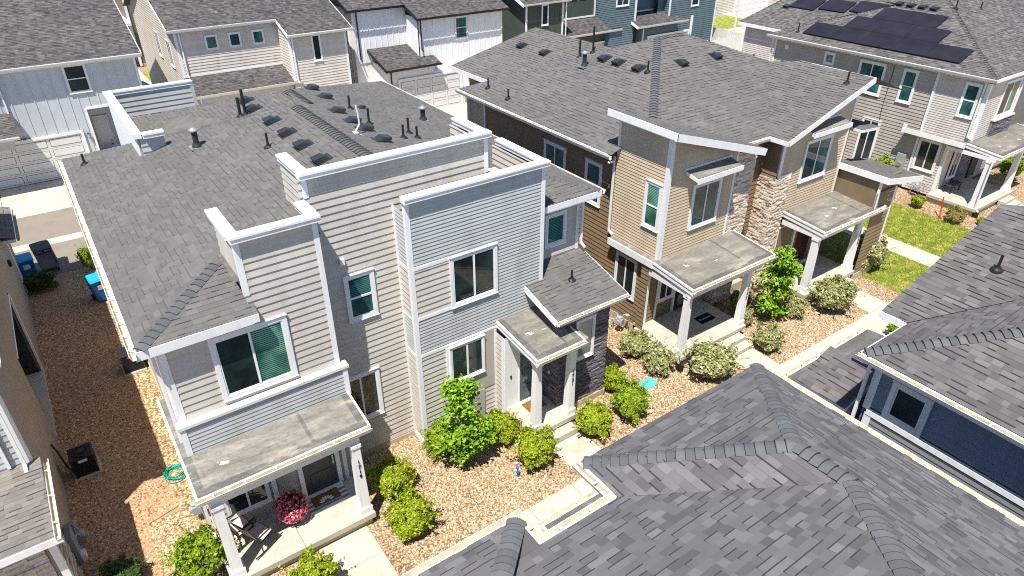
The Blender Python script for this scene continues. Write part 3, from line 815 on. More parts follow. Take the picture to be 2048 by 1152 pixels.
l2 = lambda x: 8.43 - 0.294 * (7.3 - x)
roofp(r, [(7.3, 21.0, 8.43), (7.3, 23.9, 8.43), (2.3, 28.8, l2(2.3)), (2.3, 23.3, l2(2.3)), (3.2, 21.8, l2(3.2))])
roofp(r, [(7.3, 23.9, 8.41), (2.3, 29.2, 6.4), (13.3, 29.25, 6.6)])
roof = r.build('roof', 'roofA', HA)
k = MB()
cap(k, (0.2, 13.42, L(.2)), (2.36, 15.08, L(2.36)), 0.16, .17)
cap(k, (6.72, 14.65, 8.6), (6.72, 21.4, 8.6), 0.2, .17)
cap(k, (0.2, 26.27, 6.68), (6.7, 21.42, 8.6), 0.13, .17)
cap(k, (7.3, 21.9, 8.44), (7.3, 23.9, 8.44), 0.2, .17)
cap(k, (3.7, 27.43, 7.37), (7.3, 23.9, 8.44), 0.13, .17)
cap(k, (13.25, 14.16, 6.68), (10.95, 16.2, 7.33), 0.13, .17)
k.build('ridge_cap', ['cap', 'roofA_e'], roof)
k = MB(); cr = [(3.15, 24.05), (4.6, 23.02), (5.0, 23.9), (4.2, 26.0), (3.5, 26.4)]
fz = lambda x, y: l2(x) + .03
k.poly([(x, y, fz(x, y)) for x, y in cr])
k.build('cricket', 'cricket', roof)
nA = V((-.294, 0, 1)); upA = V((1, 0, .294)); nR = V((.294, 0, 1)); upR = V((-1, 0, .294))
for y in (21.07, 19.71, 18.43, 17.07): vent(roof, (5.8, y, L(5.8)), nA, upA)
for (x, y) in ((8.45, 24.7), (8.4, 23.3), (7.95, 21.1), (7.93, 19.85), (7.93, 18.95), (7.92, 17.75)): vent(roof, (x, y, Rz(x)), nR, upR)
vent(roof, (9.25, 22.2, Rz(9.25)), nR, upR, w=.2, l=.22, h=.1)
vent(roof, (6.05, 24.62, l2(6.05)), nA, upA); vent(roof, (5.98, 23.6, l2(5.98)), nA, upA)
pipe(roof, (5.13, 19.47, L(5.13)), .42); pipe(roof, (0.73, 24.95, L(.73)), .35)
pipe(roof, (5.50, 23.55, 7.92), .62, .05); pipe(roof, (5.66, 23.5, 7.95), .85, .05)
flue(roof, (3.67, 21.93, L(3.67)), .5)
for (x, y, h) in ((8.7, 21.89, .45), (8.46, 19.84, .5), (8.89, 18.35, .42), (9.45, 19.1, .5), (9.45, 18.54, .38)): pipe(roof, (x, y, Rz(x)), h)
flue(roof, (11.2, 21.4, Rz(11.2)), .42)
k = MB(); q = V((7.35, 18.4, Rz(7.35))); pts = [q, q + V((.12, .02, .10)), q + V((.2, .02, .22)), q + V((.19, .02, .5)), q + V((.15, .02, .78))]
k.path(pts, .024, 8); k.tube(q, q + V((-.2, .1, .02)), .012); k.tube(q, q + V((.15, -.2, -.04)), .012); k.box(q.x - .1, q.x + .1, q.y - .1, q.y + .1, q.z - .01, q.z + .02)
k.build('antenna_mast', 'white', roof)
# ---- eaves
e = MB()
fascia(e, (0.13, 13.38, 6.66), (0.13, 26.3, 6.66), (-1, 0, 0)); fascia(e, (0.13, 13.36, 6.66), (2.62, 13.36, 6.66), (0, -1, 0), .2)
fascia(e, (10.93, 14.1, 6.65), (13.33, 14.1, 6.65), (0, -1, 0), .2); fascia(e, (13.33, 14.1, 6.65), (13.33, 29.2, 6.65), (1, 0, 0))
e.box(0.1, 0.55, 13.4, 26.0, 6.44, 6.46); e.box(0.1, 2.5, 13.36, 13.7, 6.441, 6.461); e.box(10.93, 13.3, 14.1, 14.6, 6.44, 6.46); e.box(12.85, 13.3, 14.6, 28.9, 6.44, 6.46)
e.build('fascia', 'white', HA)
g = MB(); gutter(g, (0.129, 13.3, 6.64), (0.129, 26.3, 6.64), (-1, 0, 0)); gutter(g, (13.331, 14.1, 6.63), (13.331, 29.2, 6.63), (1, 0, 0))
g.build('gutter', ['white', 'gutter_in'], HA)
d = MB(); downspout(d, 0.5, 13.95, 3.35, 6.45); d.box(.44, .53, 13.85, 13.95, 6.3, 6.42); downspout(d, 0.42, 14.1, .1, 6.4); d.beam((.1, 13.6, 6.52), (.45, 14.05, 6.36), .07, .06)
downspout(d, 12.92, 14.5, 4.7, 6.45); d.build('downspout', 'white', HA)
# ---- ledge over the porch
k = MB(); wall(k, 'x', 13.5, -1, rect(0.45, 4.4, 3.42, 4.28), 0.115); wall(k, 'y', .45, -1, rect(13.5, 13.66, 3.42, 4.28), 0.115)
k.box(.47, 4.38, 13.52, 13.66, 3.3, 4.27); k.box(4.38, 4.42, 13.48, 13.66, 3.42, 4.28, 1)
corner(k, .45, 13.5, 3.42, 4.28, -1, -1, mi=1); corner(k, 4.4, 13.5, 3.42, 4.28, 1, -1, mi=1)
k.box(.4, 4.47, 13.44, 13.70, 4.285, 4.36, 2); k.build('ledge', ['cool_side', 'white', 'offwhite'], HA)
# ---- windows
window(HA, 'x', 13.68, -1, 1.5, 3.25, 4.5, 6.25, 'v', ['glass_plain', 'glass_green'], cw=.11)
window(HA, 'x', 14.57, -1, 5.02, 5.86, 4.8, 6.18, 'h', 'glass')
window(HA, 'x', 14.57, -1, 4.5, 5.66, 1.4, 3.05, 'v', 'glass_plain')
window(HA, 'x', 13.9, -1, 7.74, 9.27, 4.6, 6.17, 'v', ['glass_plain', 'glass_plain'])
window(HA, 'x', 13.862, -1, 7.56, 8.75, 1.98, 3.3, 'v', 'glass_plain', cw=.06)
window(HA, 'x', 14.6, -1, 11.5, 12.33, 5.0, 6.1, 'f', 'glass')
# ---- left porch (1719)
s = MB(); s.bbox(0.40, 4.12, 12.1, 13.68, 0.27, 0.45, .012); s.box(.5, 4.04, 12.2, 13.68, 0, .27, 1); s.box(2.2, 2.212, 12.09, 13.67, .448, .4525, 2); s.box(.6, 2.2, 12.98, 12.992, .448, .4522, 2)
s.build('porch_slab', ['slab', 'foundation', 'joint'], HA)
flatroof(HA, 0.3, 4.32, 12.28, 13.48, 3.28, 3.48)
w = MB(); w.box(0.3, .5, 13.48, 16.0, 3.3, 3.46, 0); w.box(.245, .3, 13.48, 16.0, 3.24, 3.475, 1); w.build('side_roof_strip', ['membrane', 'white'], HA)
b = MB(); b.box(.46, 4.06, 12.31, 12.49, 2.86, 3.08); b.box(.46, .64, 12.49, 13.68, 2.86, 3.08); b.box(3.86, 4.06, 12.49, 13.5, 2.86, 3.08); b.build('porch_beam', 'white', HA)
post(HA, .6, 12.36, .45, 2.86, .27, .2); P1 = post(HA, 3.92, 12.34, .45, 2.86, .27, .2)
vnumber(P1, '1719', 3.92, 12.216, 2.3, .17, .165)
g = MB(); g.box(2.84, 3.74, 13.60, 13.645, .47, 2.5); 
for (za, zb) in ((.62, 1.18), (1.32, 1.7)): g.box(3.0, 3.58, 13.585, 13.6, za, zb)
D1 = g.build('front_door', 'door_dark', HA)
g = MB(); g.box(3.02, 3.56, 13.57, 13.585, 1.74, 2.35); g.build('door_light', 'door_glass', D1)
g = MB(); g.tube((3.66, 13.6, 1.42), (3.66, 13.53, 1.42), .02); g.box(3.64, 3.68, 13.54, 13.56, 1.3, 1.62); g.build('handle', 'galv', D1)
g = MB(); g.box(2.72, 2.84, 13.58, 13.66, .45, 2.62); g.box(3.74, 3.86, 13.58, 13.66, .45, 2.62); g.box(2.84, 3.74, 13.58, 13.66, 2.5, 2.62); g.box(2.78, 3.8, 13.5, 13.6, .452, .5); g.build('frame', 'white', D1)
t = MB(); t.box(2.02, 2.14, 13.6, 13.66, .45, 2.7); t.box(3.95, 4.05, 13.6, 13.66, .45, 2.7); t.build('porch_trim', 'white', HA)
window(HA, 'x', 13.66, -1, .85, 1.95, .95, 2.35, 'v', 'glass_plain', cw=.06)
# ---- right entry (1721) with its stone wing
s = MB(); s.bbox(9.24, 10.98, 11.98, 13.45, .27, .45, .012); s.box(9.3, 10.9, 12.05, 13.45, 0, .27, 1); s.bbox(9.62, 10.72, 11.64, 11.98, 0.0, .24, .01)
s.build('porch_slab', ['slab', 'foundation'], HA)
flatroof(HA, 9.28, 10.96, 11.9, 13.9, 3.32, 3.54)
s = MB(); s.box(11.02, 11.16, 11.9, 12.58, 3.12, 3.33); s.build('roof_return', 'membrane', HA)
b = MB(); b.box(9.4, 10.9, 12.1, 12.28, 2.94, 3.12); b.box(9.4, 9.58, 12.28, 13.45, 2.94, 3.12); b.build('porch_beam', 'white', HA)
post(HA, 9.5, 12.2, .45, 2.94, .25, .2); P2 = post(HA, 10.78, 12.2, .45, 2.94, .25, .2)
vnumber(P2, '1721', 10.78, 12.076, 2.15, .17, .165)
g = MB(); g.box(9.76, 10.6, 13.42, 13.47, .47, 2.55); D2 = g.build('front_door', 'door_teal', HA)
g = MB()
for i in range(3): g.box(9.88, 10.48, 13.40, 13.42, .62 + i * .62, 1.1 + i * .62)
g.build('door_light', 'door_glass', D2)
g = MB(); g.box(9.72, 9.76, 13.39, 13.45, .45, 2.6); g.box(10.6, 10.66, 13.39, 13.45, .45, 2.6); g.box(9.76, 10.6, 13.39, 13.45, 2.55, 2.62); g.box(9.74, 10.62, 13.34, 13.41, .452, .5); g.build('frame', 'white', D2)
s = MB(); stonewall(s, 'x', 12.62, -1, rect(10.66, 12.58, .25, 3.72)); stonewall(s, 'y', 10.66, -1, rect(12.62, 13.45, .45, 3.72)); stonewall(s, 'y', 12.58, 1, rect(12.62, 14.6, .25, 3.75))
s.build('stone_veneer', 'stone_dark', HA)
s = MB(); s.box(10.6, 12.66, 12.56, 14.5, 0, .25); s.box(4.3, 6.56, 14.53, 14.6, 0, .16); s.box(.5, .56, 13.7, 26.0, 0, .2); s.box(4.2, 4.34, 13.7, 14.5, 0, .2); s.box(6.62, 9.2, 13.87, 14, 0, .2); s.box(12.8, 12.9, 14.6, 28.9, 0, .2); s.build('foundation', 'foundation', HA)
window(HA, 'x', 12.6, -1, 11.22, 11.98, 2.0, 3.5, 'f', 'door_glass', cw=.07)
s = MB(); z_ = lambda y: 4.0 + .26 * (y - 12.3)
roofp(s, [(10.28, 12.3, 4.0), (12.98, 12.3, 4.0), (12.98, 14.58, z_(14.58)), (10.92, 14.58, z_(14.58)), (10.28, 13.88, z_(13.88))])
s.hexa([(10.31, 12.33, 3.84), (12.95, 12.33, 3.84), (12.95, 13.86, z_(13.86) - .16), (10.31, 13.86, z_(13.86) - .16), (10.31, 12.33, 3.98), (12.95, 12.33, 3.98), (12.95, 13.86, z_(13.86) - .012), (10.31, 13.86, z_(13.86) - .012)], 1)
R2 = s.build('wing_roof', ['roofA', 'white'], HA)
s = MB(); s.beam((10.265, 12.3, 4.0), (10.265, 13.88, z_(13.88)), .03, .2); s.beam((12.995, 12.3, 4.0), (12.995, 14.58, z_(14.58)), .03, .2); fascia(s, (10.25, 12.28, 4.0), (13.0, 12.28, 4.0), (0, -1, 0), .16); s.build('fascia', 'white', R2)
g = MB(); gutter(g, (10.25, 12.279, 4.0), (13.0, 12.279, 4.0), (0, -1, 0)); g.build('gutter', ['white', 'gutter_in'], R2)
pipe(R2, (11.75, 13.5, z_(13.5)), .33)
# small wall fittings
k = MB(); wbox(k, 'x', 14.57, -1, 5.0, 5.12, 6.55, 6.72, .015, .09); k.build('dryer_vent', 'white', HA)
k = MB(); wbox(k, 'y', 10.66, -1, 13.0, 13.06, 1.5, 1.62, .02, .055); k.build('doorbell', 'tag', HA)
k = MB(); wbox(k, 'x', 13.45, -1, 9.4, 9.45, 1.62, 1.72, .04, .065); k.build('lock_box', 'black', HA)
# =================================================================== the tan twin house
HB = thing('twin_house', 'tan and brown twin house with slanted roofs and tan ledger stone', 'house', (20.5, 14.5, 0), GRP)
w = MB()
wall(w, 'y', 15.95, -1, rect(14.2, 24.6, .3, 3.3), .178, 0); wall(w, 'y', 15.95, -1, rect(16.2, 24.6, 3.3, 6.6), .178, 0)
wall(w, 'y', 15.95, -1, rect(24.72, 26.0, .3, 6.6), .12, 1)
wall(w, 'x', 13.85, -1, [(15.93, 3.3), (19.3, 3.3), (19.3, 6.75), (15.93, 7.87)], .115, 1)
wall(w, 'y', 15.93, -1, rect(13.85, 16.25, 3.3, 7.85), .115, 1); w.box(15.94, 16.2, 13.9, 16.2, 3.3, 7.8, 1)
wall(w, 'x', 14.6, -1, rect(15.95, 22.3, .5, 6.6), .178, 0)
wall(w, 'y', 21.9, -1, rect(13.85, 14.6, 3.3, 6.6), .178, 0)
# right bay
wall(w, 'x', 13.85, -1, [(22.0, 5.1), (26.15, 5.1), (26.15, 8.1), (22.0, 6.8)], .115, 1)
wall(w, 'x', 13.85, -1, rect(22.75, 26.15, 3.4, 5.1), .115, 1)
wall(w, 'x', 13.9, -1, rect(22.6, 27.0, .5, 3.4), .178, 0)
wall(w, 'y', 26.3, 1, rect(13.85, 24.0, .3, 6.4), .178, 0)
wall(w, 'y', 15.72, -1, rect(14.0, 14.34, .45, 3.2), .178, 0)
wall(w, 'x', 14.32, -1, rect(15.95, 16.6, .5, 3.2), .178, 0)
wall(w, 'x', 12.05, -1, rect(26.25, 27.6, .3, 4.0), .178, 2)
w.box(16.1, 26.2, 14.7, 26.0, .2, 6.5, 0); w.box(16.15, 19.3, 13.95, 14.7, 3.3, 6.6, 0); w.box(22.1, 26.2, 13.98, 14.7, .2, 6.6, 0)
w.box(18.0, 24.0, 26.0, 29.2, .2, 6.4, 0)
w.build('siding', ['brown_side', 'tan_side', 'brown_side'], HB)
w = MB()
w.box(16.6, 19.0, 14.3, 14.36, .5, 3.25); w.box(26.35, 27.9, 12.1, 12.2, 3.3, 4.55); w.box(26.33, 26.39, 12.2, 14.0, 3.3, 4.6); w.box(23.0, 26.2, 13.83, 13.86, .5, 3.3)
w.build('panel', 'brown_panel', HB)
t = MB()
corner(t, 15.95, 14.2, .4, 3.2, -1, -1); t.box(15.92, 15.95, 24.6, 24.72, .4, 6.6)
corner(t, 15.93, 13.85, 3.4, 7.85, -1, -1, .13); t.box(15.9, 15.93, 16.15, 16.25, 6.6, 7.8); t.box(19.26, 19.36, 13.82, 13.85, 3.4, 6.7)
corner(t, 22.0, 13.85, 5.1, 6.6, -1, -1, .13); t.box(22.0, 22.8, 13.79, 13.85, 5.02, 5.12); t.box(22.68, 22.78, 13.80, 13.85, 3.4, 5.02)
t.box(21.33, 21.43, 14.55, 14.6, .5, 6.5); t.box(26.08, 26.18, 13.815, 13.85, 3.4, 8.0); t.box(16.1, 19.3, 13.815, 13.85, 3.36, 3.42); t.box(15.90, 15.96, 14.3, 14.45, .45, 3.3)
t.box(16.58, 16.66, 14.26, 14.3, .5, 3.2); t.box(17.5, 17.6, 14.24, 14.3, .5, 3.2)
t.box(27.56, 27.66, 12.01, 12.05, .3, 4.0); t.box(26.3, 26.42, 12.02, 12.1, 3.3, 4.5)
t.box(26.33, 27.9, 12.06, 12.1, 3.34, 3.40); t.build('trim', 'white', HB)
s = MB()
stonewall(s, 'x', 13.88, -1, [(19.36, .5), (20.45, .5), (20.45, 6.32), (19.36, 6.66)]); stonewall(s, 'y', 20.45, 1, rect(13.88, 14.6, .5, 6.3))
s.box(19.38, 20.43, 13.9, 14.6, .3, 6.3); stonewall(s, 'x', 14.26, -1, rect(18.55, 19.36, .5, 3.2))
stonewall(s, 'x', 13.78, -1, rect(21.9, 22.72, .5, 5.02)); stonewall(s, 'y', 21.9, -1, rect(13.78, 14.6, .5, 5.02)); s.box(21.92, 22.7, 13.8, 14.6, .3, 5.0)
s.build('stone_veneer', 'stone_tan', HB)
s = MB(); s.bbox(21.75, 22.85, 13.62, 13.8, .38, .5, .02); s.box(21.8, 22.8, 13.7, 14.5, 0, .38); s.box(15.9, 21.8, 14.28, 14.62, 0, .45); s.box(15.9, 15.97, 14.3, 26, 0, .35); s.box(26.2, 27.6, 12.0, 12.1, 0, .3); s.build('foundation', 'foundation', HB)
# ---- roof
r = MB(); Bz = lambda x: 6.7 + .393 * (x - 15.45); Fz = lambda y: 6.7 + .393 * (y - 14.2)
ap = (21.6, 20.3, 9.1); ap2 = (23.1, 20.3, 9.1); vt = (25.67, 17.73, 8.09)
s2 = lambda x: 6.72 + .325 * (x - 21.45)
roofp(r, [(15.45, 16.05, 6.7), (17.3, 16.05, Bz(17.3)), ap, (15.45, 26.0, 6.7)])
roofp(r, [(17.3, 16.05, Bz(17.3)), (18.4, 14.2, 6.7), (21.45, 14.2, 6.7), vt, ap2, ap])
roofp(r, [(21.45, 13.34, 6.72), (26.2, 13.34, s2(26.2)), (26.2, 16.6, s2(26.2)), vt, (21.45, 14.25, 6.72)])
roofp(r, [(26.2, 13.34, s2(26.2)), (28.8, 13.34, s2(26.2) - .9), (28.8, 16.6, s2(26.2) - .9), (26.2, 16.6, s2(26.2))])
roofp(r, [ap2, (29.2, 14.2, 6.7), (29.2, 26.2, 6.7)]); roofp(r, [ap, ap2, (29.2, 26.2, 6.7), (15.45, 26.0, 6.7)])
h1 = lambda x: 8.19 - .313 * (x - 15.55)
roofp(r, [(15.55, 13.34, 8.19), (20.2, 13.34, h1(20.2)), (20.2, 14.3, h1(20.2)), (15.55, 16.45, 8.19)])
rz = lambda x: 6.7 + .39 * (x - 17.3)
roofp(r, [(17.3, 26.1, 6.7), (21.35, 22.2, rz(21.35)), (21.35, 28.25, rz(21.35)), (17.3, 29.75, 6.7)])
roofp(r, [(21.35, 22.2, rz(21.35)), (25.4, 22.0, 6.7), (25.4, 29.7, 6.7), (21.35, 28.25, rz(21.35))]); roofp(r, [(17.3, 29.75, 6.7), (25.4, 29.7, 6.7), (21.35, 28.25, rz(21.35))])
roof = r.build('roof', 'roofA', HB)
k = MB(); cap(k, (17.6, 16.35, Bz(17.6)), ap, .17, .17); cap(k, (15.5, 25.95, 6.71), ap, .12, .17); cap(k, ap, ap2, .16, .17); cap(k, vt, ap2, .12, .17); k.build('ridge_cap', ['cap', 'roofA_e'], roof)
nB = V((-.393, 0, 1)); uB = V((1, 0, .393))
for y in (21.24, 20.4, 19.25): vent(roof, (19.6, y, Bz(19.6)), nB, uB)
for x in (21.3, 23.3): vent(roof, (x, 18.6, Fz(18.6)), V((0, -.393, 1)), V((0, 1, .393)))
for (x, y) in ((19.9, 27.4), (19.9, 25.6)): vent(roof, (x, y, rz(x)), nB, uB)
for (x, y, h) in ((16.11, 24.61, .4), (15.98, 22.92, .4), (19.6, 18.75, .42)): pipe(roof, (x, y, Bz(x)), h)
pipe(roof, (25.49, 14.03, s2(25.49)), .42); flue(roof, (18.9, 21.65, Bz(18.9)), .5)
pipe(roof, (26.2, 18.9, 7.2), .9, .04); pipe(roof, (26.05, 18.45, 7.2), .85, .04); pipe(roof, (20.3, 23.6, rz(20.3)), .75, .045); pipe(roof, (20.8, 23.3, rz(20.8)), 1.1, .045)
e = MB()
fascia(e, (15.42, 16.2, 6.69), (15.42, 26.05, 6.69), (-1, 0, 0)); fascia(e, (20.3, 14.17, 6.69), (21.43, 14.17, 6.69), (0, -1, 0)); fascia(e, (21.43, 13.34, 6.72), (21.43, 14.17, 6.71), (-1, 0, 0))
e.beam((21.43, 13.34, 6.73), (26.2, 13.34, s2(26.2) + .01), .04, .2); e.beam((15.53, 13.34, 8.2), (20.2, 13.34, h1(20.2) + .01), .04, .24)
e.box(15.5, 15.54, 13.32, 16.45, 7.97, 8.2); e.box(15.54, 16.2, 13.36, 16.4, 7.93, 7.95); e.box(17.26, 17.3, 26.0, 29.8, 6.5, 6.7); e.box(17.3, 17.9, 26.2, 29.7, 6.49, 6.5)
e.box(15.45, 15.95, 16.7, 26.0, 6.49, 6.51)
e.box(26.19, 26.23, 13.34, 16.6, 8.05, 8.27); e.build('fascia', 'white', HB)
g = MB(); gutter(g, (15.419, 16.0, 6.68), (15.419, 26.05, 6.68), (-1, 0, 0)); gutter(g, (20.4, 14.169, 6.68), (21.4, 14.169, 6.68), (0, -1, 0)); g.build('gutter', ['white', 'gutter_in'], HB)
d = MB(); downspout(d, 15.88, 16.32, 3.5, 6.5); downspout(d, 21.3, 14.5, .3, 6.5); downspout(d, 15.85, 25.9, .2, 6.4); d.beam((15.36, 16.05, 6.5), (15.88, 16.32, 6.35), .07, .06); d.build('downspout', 'white', HB)
# ---- awnings over the two upper windows
for (x0, x1, yw, z) in ((16.75, 18.95, 13.85, 6.45), (22.9, 25.25, 13.85, 6.75)):
    k = MB(); k.hexa([(x0, yw - .55, z - .14), (x1, yw - .55, z - .14), (x1, yw, z - .02), (x0, yw, z - .02), (x0, yw - .55, z - .02), (x1, yw - .55, z - .02), (x1, yw, z + .1), (x0, yw, z + .1)], 0)
    k.hexa([(x0 + .02, yw - .53, z - .02), (x1 - .02, yw - .53, z - .02), (x1 - .02, yw, z + .1), (x0 + .02, yw, z + .1), (x0 + .02, yw - .53, z + .01), (x1 - .02, yw - .53, z + .01), (x1 - .02, yw, z + .13), (x0 + .02, yw, z + .13)], 1)
    k.box(x0 - .02, x1 + .02, yw - .59, yw - .551, z - .17, z + .0); k.box(x0 - .04, x1 + .04, yw - .03, yw, z + .13, z + .2); k.build('window_awning', ['white', 'membrane'], HB)
# ---- windows
window(HB, 'x', 13.85, -1, 17.2, 18.65, 4.28, 5.95, 'v', 'glass'); window(HB, 'x', 13.85, -1, 23.4, 25.1, 4.52, 6.2, 'v', 'glass')
window(HB, 'y', 15.93, -1, 14.0, 14.76, 4.5, 6.18, 'h', 'glass_green')
window(HB, 'y', 15.95, -1, 19.0, 20.35, 4.3, 5.95, 'v', 'glass'); window(HB, 'y', 15.95, -1, 16.95, 17.85, 4.3, 5.95, 'h', 'glass')
window(HB, 'y', 15.95, -1, 14.75, 15.85, 1.35, 3.0, 'v', 'blindw'); window(HB, 'x', 14.30, -1, 16.65, 17.5, 1.25, 2.8, 'v', 'blindw', cw=.07)
window(HB, 'x', 13.9, -1, 22.85, 23.35, 1.2, 2.7, 'f', 'blindw', cw=.06); window(HB, 'x', 12.1, -1, 27.2, 27.8, 3.45, 3.85, 'f', 'glass_plain', cw=.05)
# ---- left porch
s = MB(); s.bbox(15.6, 19.15, 12.02, 14.3, .36, .52, .012); s.box(15.72, 19.05, 12.12, 14.3, 0, .36, 1)
s.bbox(17.6, 18.8, 11.69, 12.02, 0, .345, .01); s.bbox(17.6, 18.8, 11.36, 11.69, 0, .175, .01); s.box(17.36, 17.37, 12.01, 14.3, .518, .5225, 2); s.box(15.61, 19.14, 13.1, 13.11, .518, .5222, 2)
s.build('porch_slab', ['slab', 'foundation', 'joint'], HB)
flatroof(HB, 15.7, 19.85, 11.98, 13.82, 3.3, 3.48); 
w = MB(); w.box(15.7, 15.9, 13.82, 16.1, 3.3, 3.47, 0); w.box(15.645, 15.7, 13.82, 16.1, 3.24, 3.485, 1); w.build('side_roof_strip', ['membrane', 'white'], HB)
b = MB(); b.box(15.7, 19.4, 12.05, 12.25, 2.9, 3.1); b.box(15.72, 15.9, 12.25, 14.2, 2.9, 3.1); b.build('porch_beam', 'white', HB)
post(HB, 15.85, 12.25, .52, 2.9, .25, .2); PB = post(HB, 18.95, 12.25, .52, 2.9, .25, .2); vnumber(PB, '1723', 18.95, 12.118, 2.25, .17, .165)
d = MB(); downspout(d, 15.62, 12.05, .1, 3.0); d.build('downspout', 'white', HB)
d = MB(); d.box(15.57, 15.68, 11.85, 12.1, 0.03, .3); d.build('downspout_boot', 'black', HB)
g = MB(); g.box(17.62, 18.5, 14.22, 14.3, .54, 2.6); DB = g.build('front_door', 'door_red', HB)
g = MB(); g.box(17.74, 18.3, 14.20, 14.22, .75, 1.2); g.box(17.74, 18.3, 14.20, 14.22, 1.34, 1.85); g.build('door_light', 'door_glass', DB)
g = MB(); g.box(17.58, 18.54, 14.14, 14.24, .522, .57); g.tube((18.42, 14.22, 1.45), (18.42, 14.15, 1.45), .03); g.build('handle', 'galv', DB)
# ---- right porch
s = MB(); s.bbox(22.72, 26.2, 12.0, 13.9, .36, .52, .012); s.box(22.82, 26.1, 12.1, 13.9, 0, .36, 1); s.bbox(24.6, 25.75, 11.67, 12.0, 0, .345, .01); s.bbox(24.6, 25.75, 11.34, 11.67, 0, .175, .01); s.build('porch_slab', ['slab', 'foundation'], HB)
flatroof(HB, 22.9, 27.0, 11.95, 13.82, 3.3, 3.46)
b = MB(); b.box(22.9, 26.2, 12.05, 12.25, 2.9, 3.1); b.box(22.9, 23.08, 12.25, 13.8, 2.9, 3.1); b.build('porch_beam', 'white', HB)
post(HB, 23.02, 12.27, .52, 2.9, .28, .22); PC = post(HB, 26.0, 12.27, .52, 2.9, .28, .22); vnumber(PC, '1725', 26.02, 12.138, 2.3, .17, .165)
k = MB(); k.tube((25.82, 12.2, 2.55), (25.82, 12.2, 2.75), .06, .03); k.box(25.8, 25.86, 12.16, 12.22, 2.3, 2.55); k.tube((25.82, 12.2, 2.4), (25.82, 12.2, 2.52), .055); k.build('porch_lantern', 'white', HB)
g = MB(); g.box(24.3, 25.2, 13.8, 13.86, .54, 2.6); g.build('front_door', 'door_red', HB)
t = MB(); t.box(23.9, 24.02, 13.76, 13.84, .52, 3.2); t.box(25.45, 25.6, 13.76, 13.84, .52, 3.2); t.box(24.22, 25.28, 13.7, 13.8, .522, .57); t.build('porch_trim', 'white', HB)
# ---- raised roof at the right end
k = MB(); k.hexa([(26.25, 11.75, 4.55), (28.9, 11.75, 4.05), (28.9, 14.2, 4.05), (26.25, 14.2, 4.55), (26.25, 11.75, 4.72), (28.9, 11.75, 4.22), (28.9, 14.2, 4.22), (26.25, 14.2, 4.72)], 0)
roofp(k, [(26.22, 11.72, 4.74), (28.95, 11.72, 4.23), (28.95, 14.2, 4.23), (26.22, 14.2, 4.74)], 1); k.beam((26.2, 11.7, 4.75), (28.97, 11.7, 4.24), .04, .24); k.box(26.18, 26.22, 11.68, 14.2, 4.5, 4.75)
k.build('side_roof', ['white', 'roofA'], HB)
k = MB(); k.hexa([(26.6, 13.5, 6.0), (27.9, 13.5, 5.9), (27.9, 15.6, 5.9), (26.6, 15.6, 6.0), (26.6, 13.5, 6.12), (27.9, 13.5, 6.02), (27.9, 15.6, 6.02), (26.6, 15.6, 6.12)], 0); roofp(k, [(26.6, 13.5, 6.13), (27.9, 13.5, 6.03), (27.9, 15.6, 6.03), (26.6, 15.6, 6.13)], 1); k.build('side_canopy', ['white', 'roofA'], HB)
# =================================================================== the dark grey house with solar panels
HS = thing('twin_house', 'warm grey house behind the lawn with black solar panels on its roof', 'house', (42, 14, 0), GRP)
w = MB()
wall(w, 'y', 37.55, -1, rect(16.05, 25.7, .15, 6.35), .178, 0); wall(w, 'y', 37.5, -1, rect(13.55, 15.95, 3.3, 6.35), .115, 1)
wall(w, 'y', 37.5, -1, rect(14.45, 15.95, .15, 3.3), .14, 1)
wall(w, 'x', 13.55, -1, rect(37.5, 41.2, 3.3, 6.35), .115, 1); wall(w, 'x', 14.4, -1, rect(41.2, 52, .3, 6.35), .178, 0); wall(w, 'x', 14.45, -1, rect(37.5, 38.3, .4, 3.3), .14, 1)
wall(w, 'y', 39.4, -1, rect(26.0, 29.4, .1, 6.3), .115, 1)
w.box(37.6, 51.9, 14.5, 25.7, .1, 6.3, 0); w.box(37.56, 41.15, 13.6, 14.5, 3.3, 6.3); w.box(39.5, 50, 25.7, 29.3, .1, 6.2)
w.build('siding', ['s_wide', 's_narrow'], HS)
t = MB(); corner(t, 37.5, 13.55, 3.3, 6.35, -1, -1, .13); t.box(37.46, 37.56, 15.94, 16.06, .15, 6.35); corner(t, 37.5, 14.45, .3, 3.3, -1, -1, .12); t.box(37.5, 37.56, 25.6, 25.7, .2, 6.3); corner(t, 39.4, 26.0, .2, 6.2, -1, -1, .12); t.box(41.15, 41.3, 13.5, 13.56, 3.3, 6.3); t.build('trim', 'white', HS)
s = MB(); stonewall(s, 'x', 13.4, -1, rect(39.0, 41.1, 3.35, 4.2)); s.box(39.0, 41.1, 13.42, 13.55, 3.35, 4.18); s.build('stone_ledge', 'stone_dark', HS)
s = MB(); s.box(38.95, 41.15, 13.33, 13.56, 4.2, 4.27); s.build('ledge_cap', 'offwhite', HS)
r = MB(); Sz = lambda x: 6.55 + .38 * (x - 37.2); sa = (43.5, 19.6, Sz(43.5)); sb = (46.5, 19.6, Sz(43.5))
roofp(r, [(37.2, 13.3, 6.55), sa, (37.2, 26.1, 6.55)]); roofp(r, [(37.2, 13.3, 6.55), (52.6, 13.3, 6.55), sb, sa]); roofp(r, [sb, (52.6, 13.3, 6.55), (52.6, 26.1, 6.55)]); roofp(r, [sa, sb, (52.6, 26.1, 6.55), (37.2, 26.1, 6.55)])
sz2 = lambda x: 6.5 + .38 * (x - 39.05)
roofp(r, [(39.05, 26.4, 6.5), (43.3, 22.2, sz2(43.3)), (44.4, 28.4, sz2(44.4)), (39.05, 29.8, 6.5)]); roofp(r, [(43.3, 22.2, sz2(43.3)), (50, 22, 6.5), (50, 29.8, 6.5), (44.4, 28.4, sz2(44.4))])
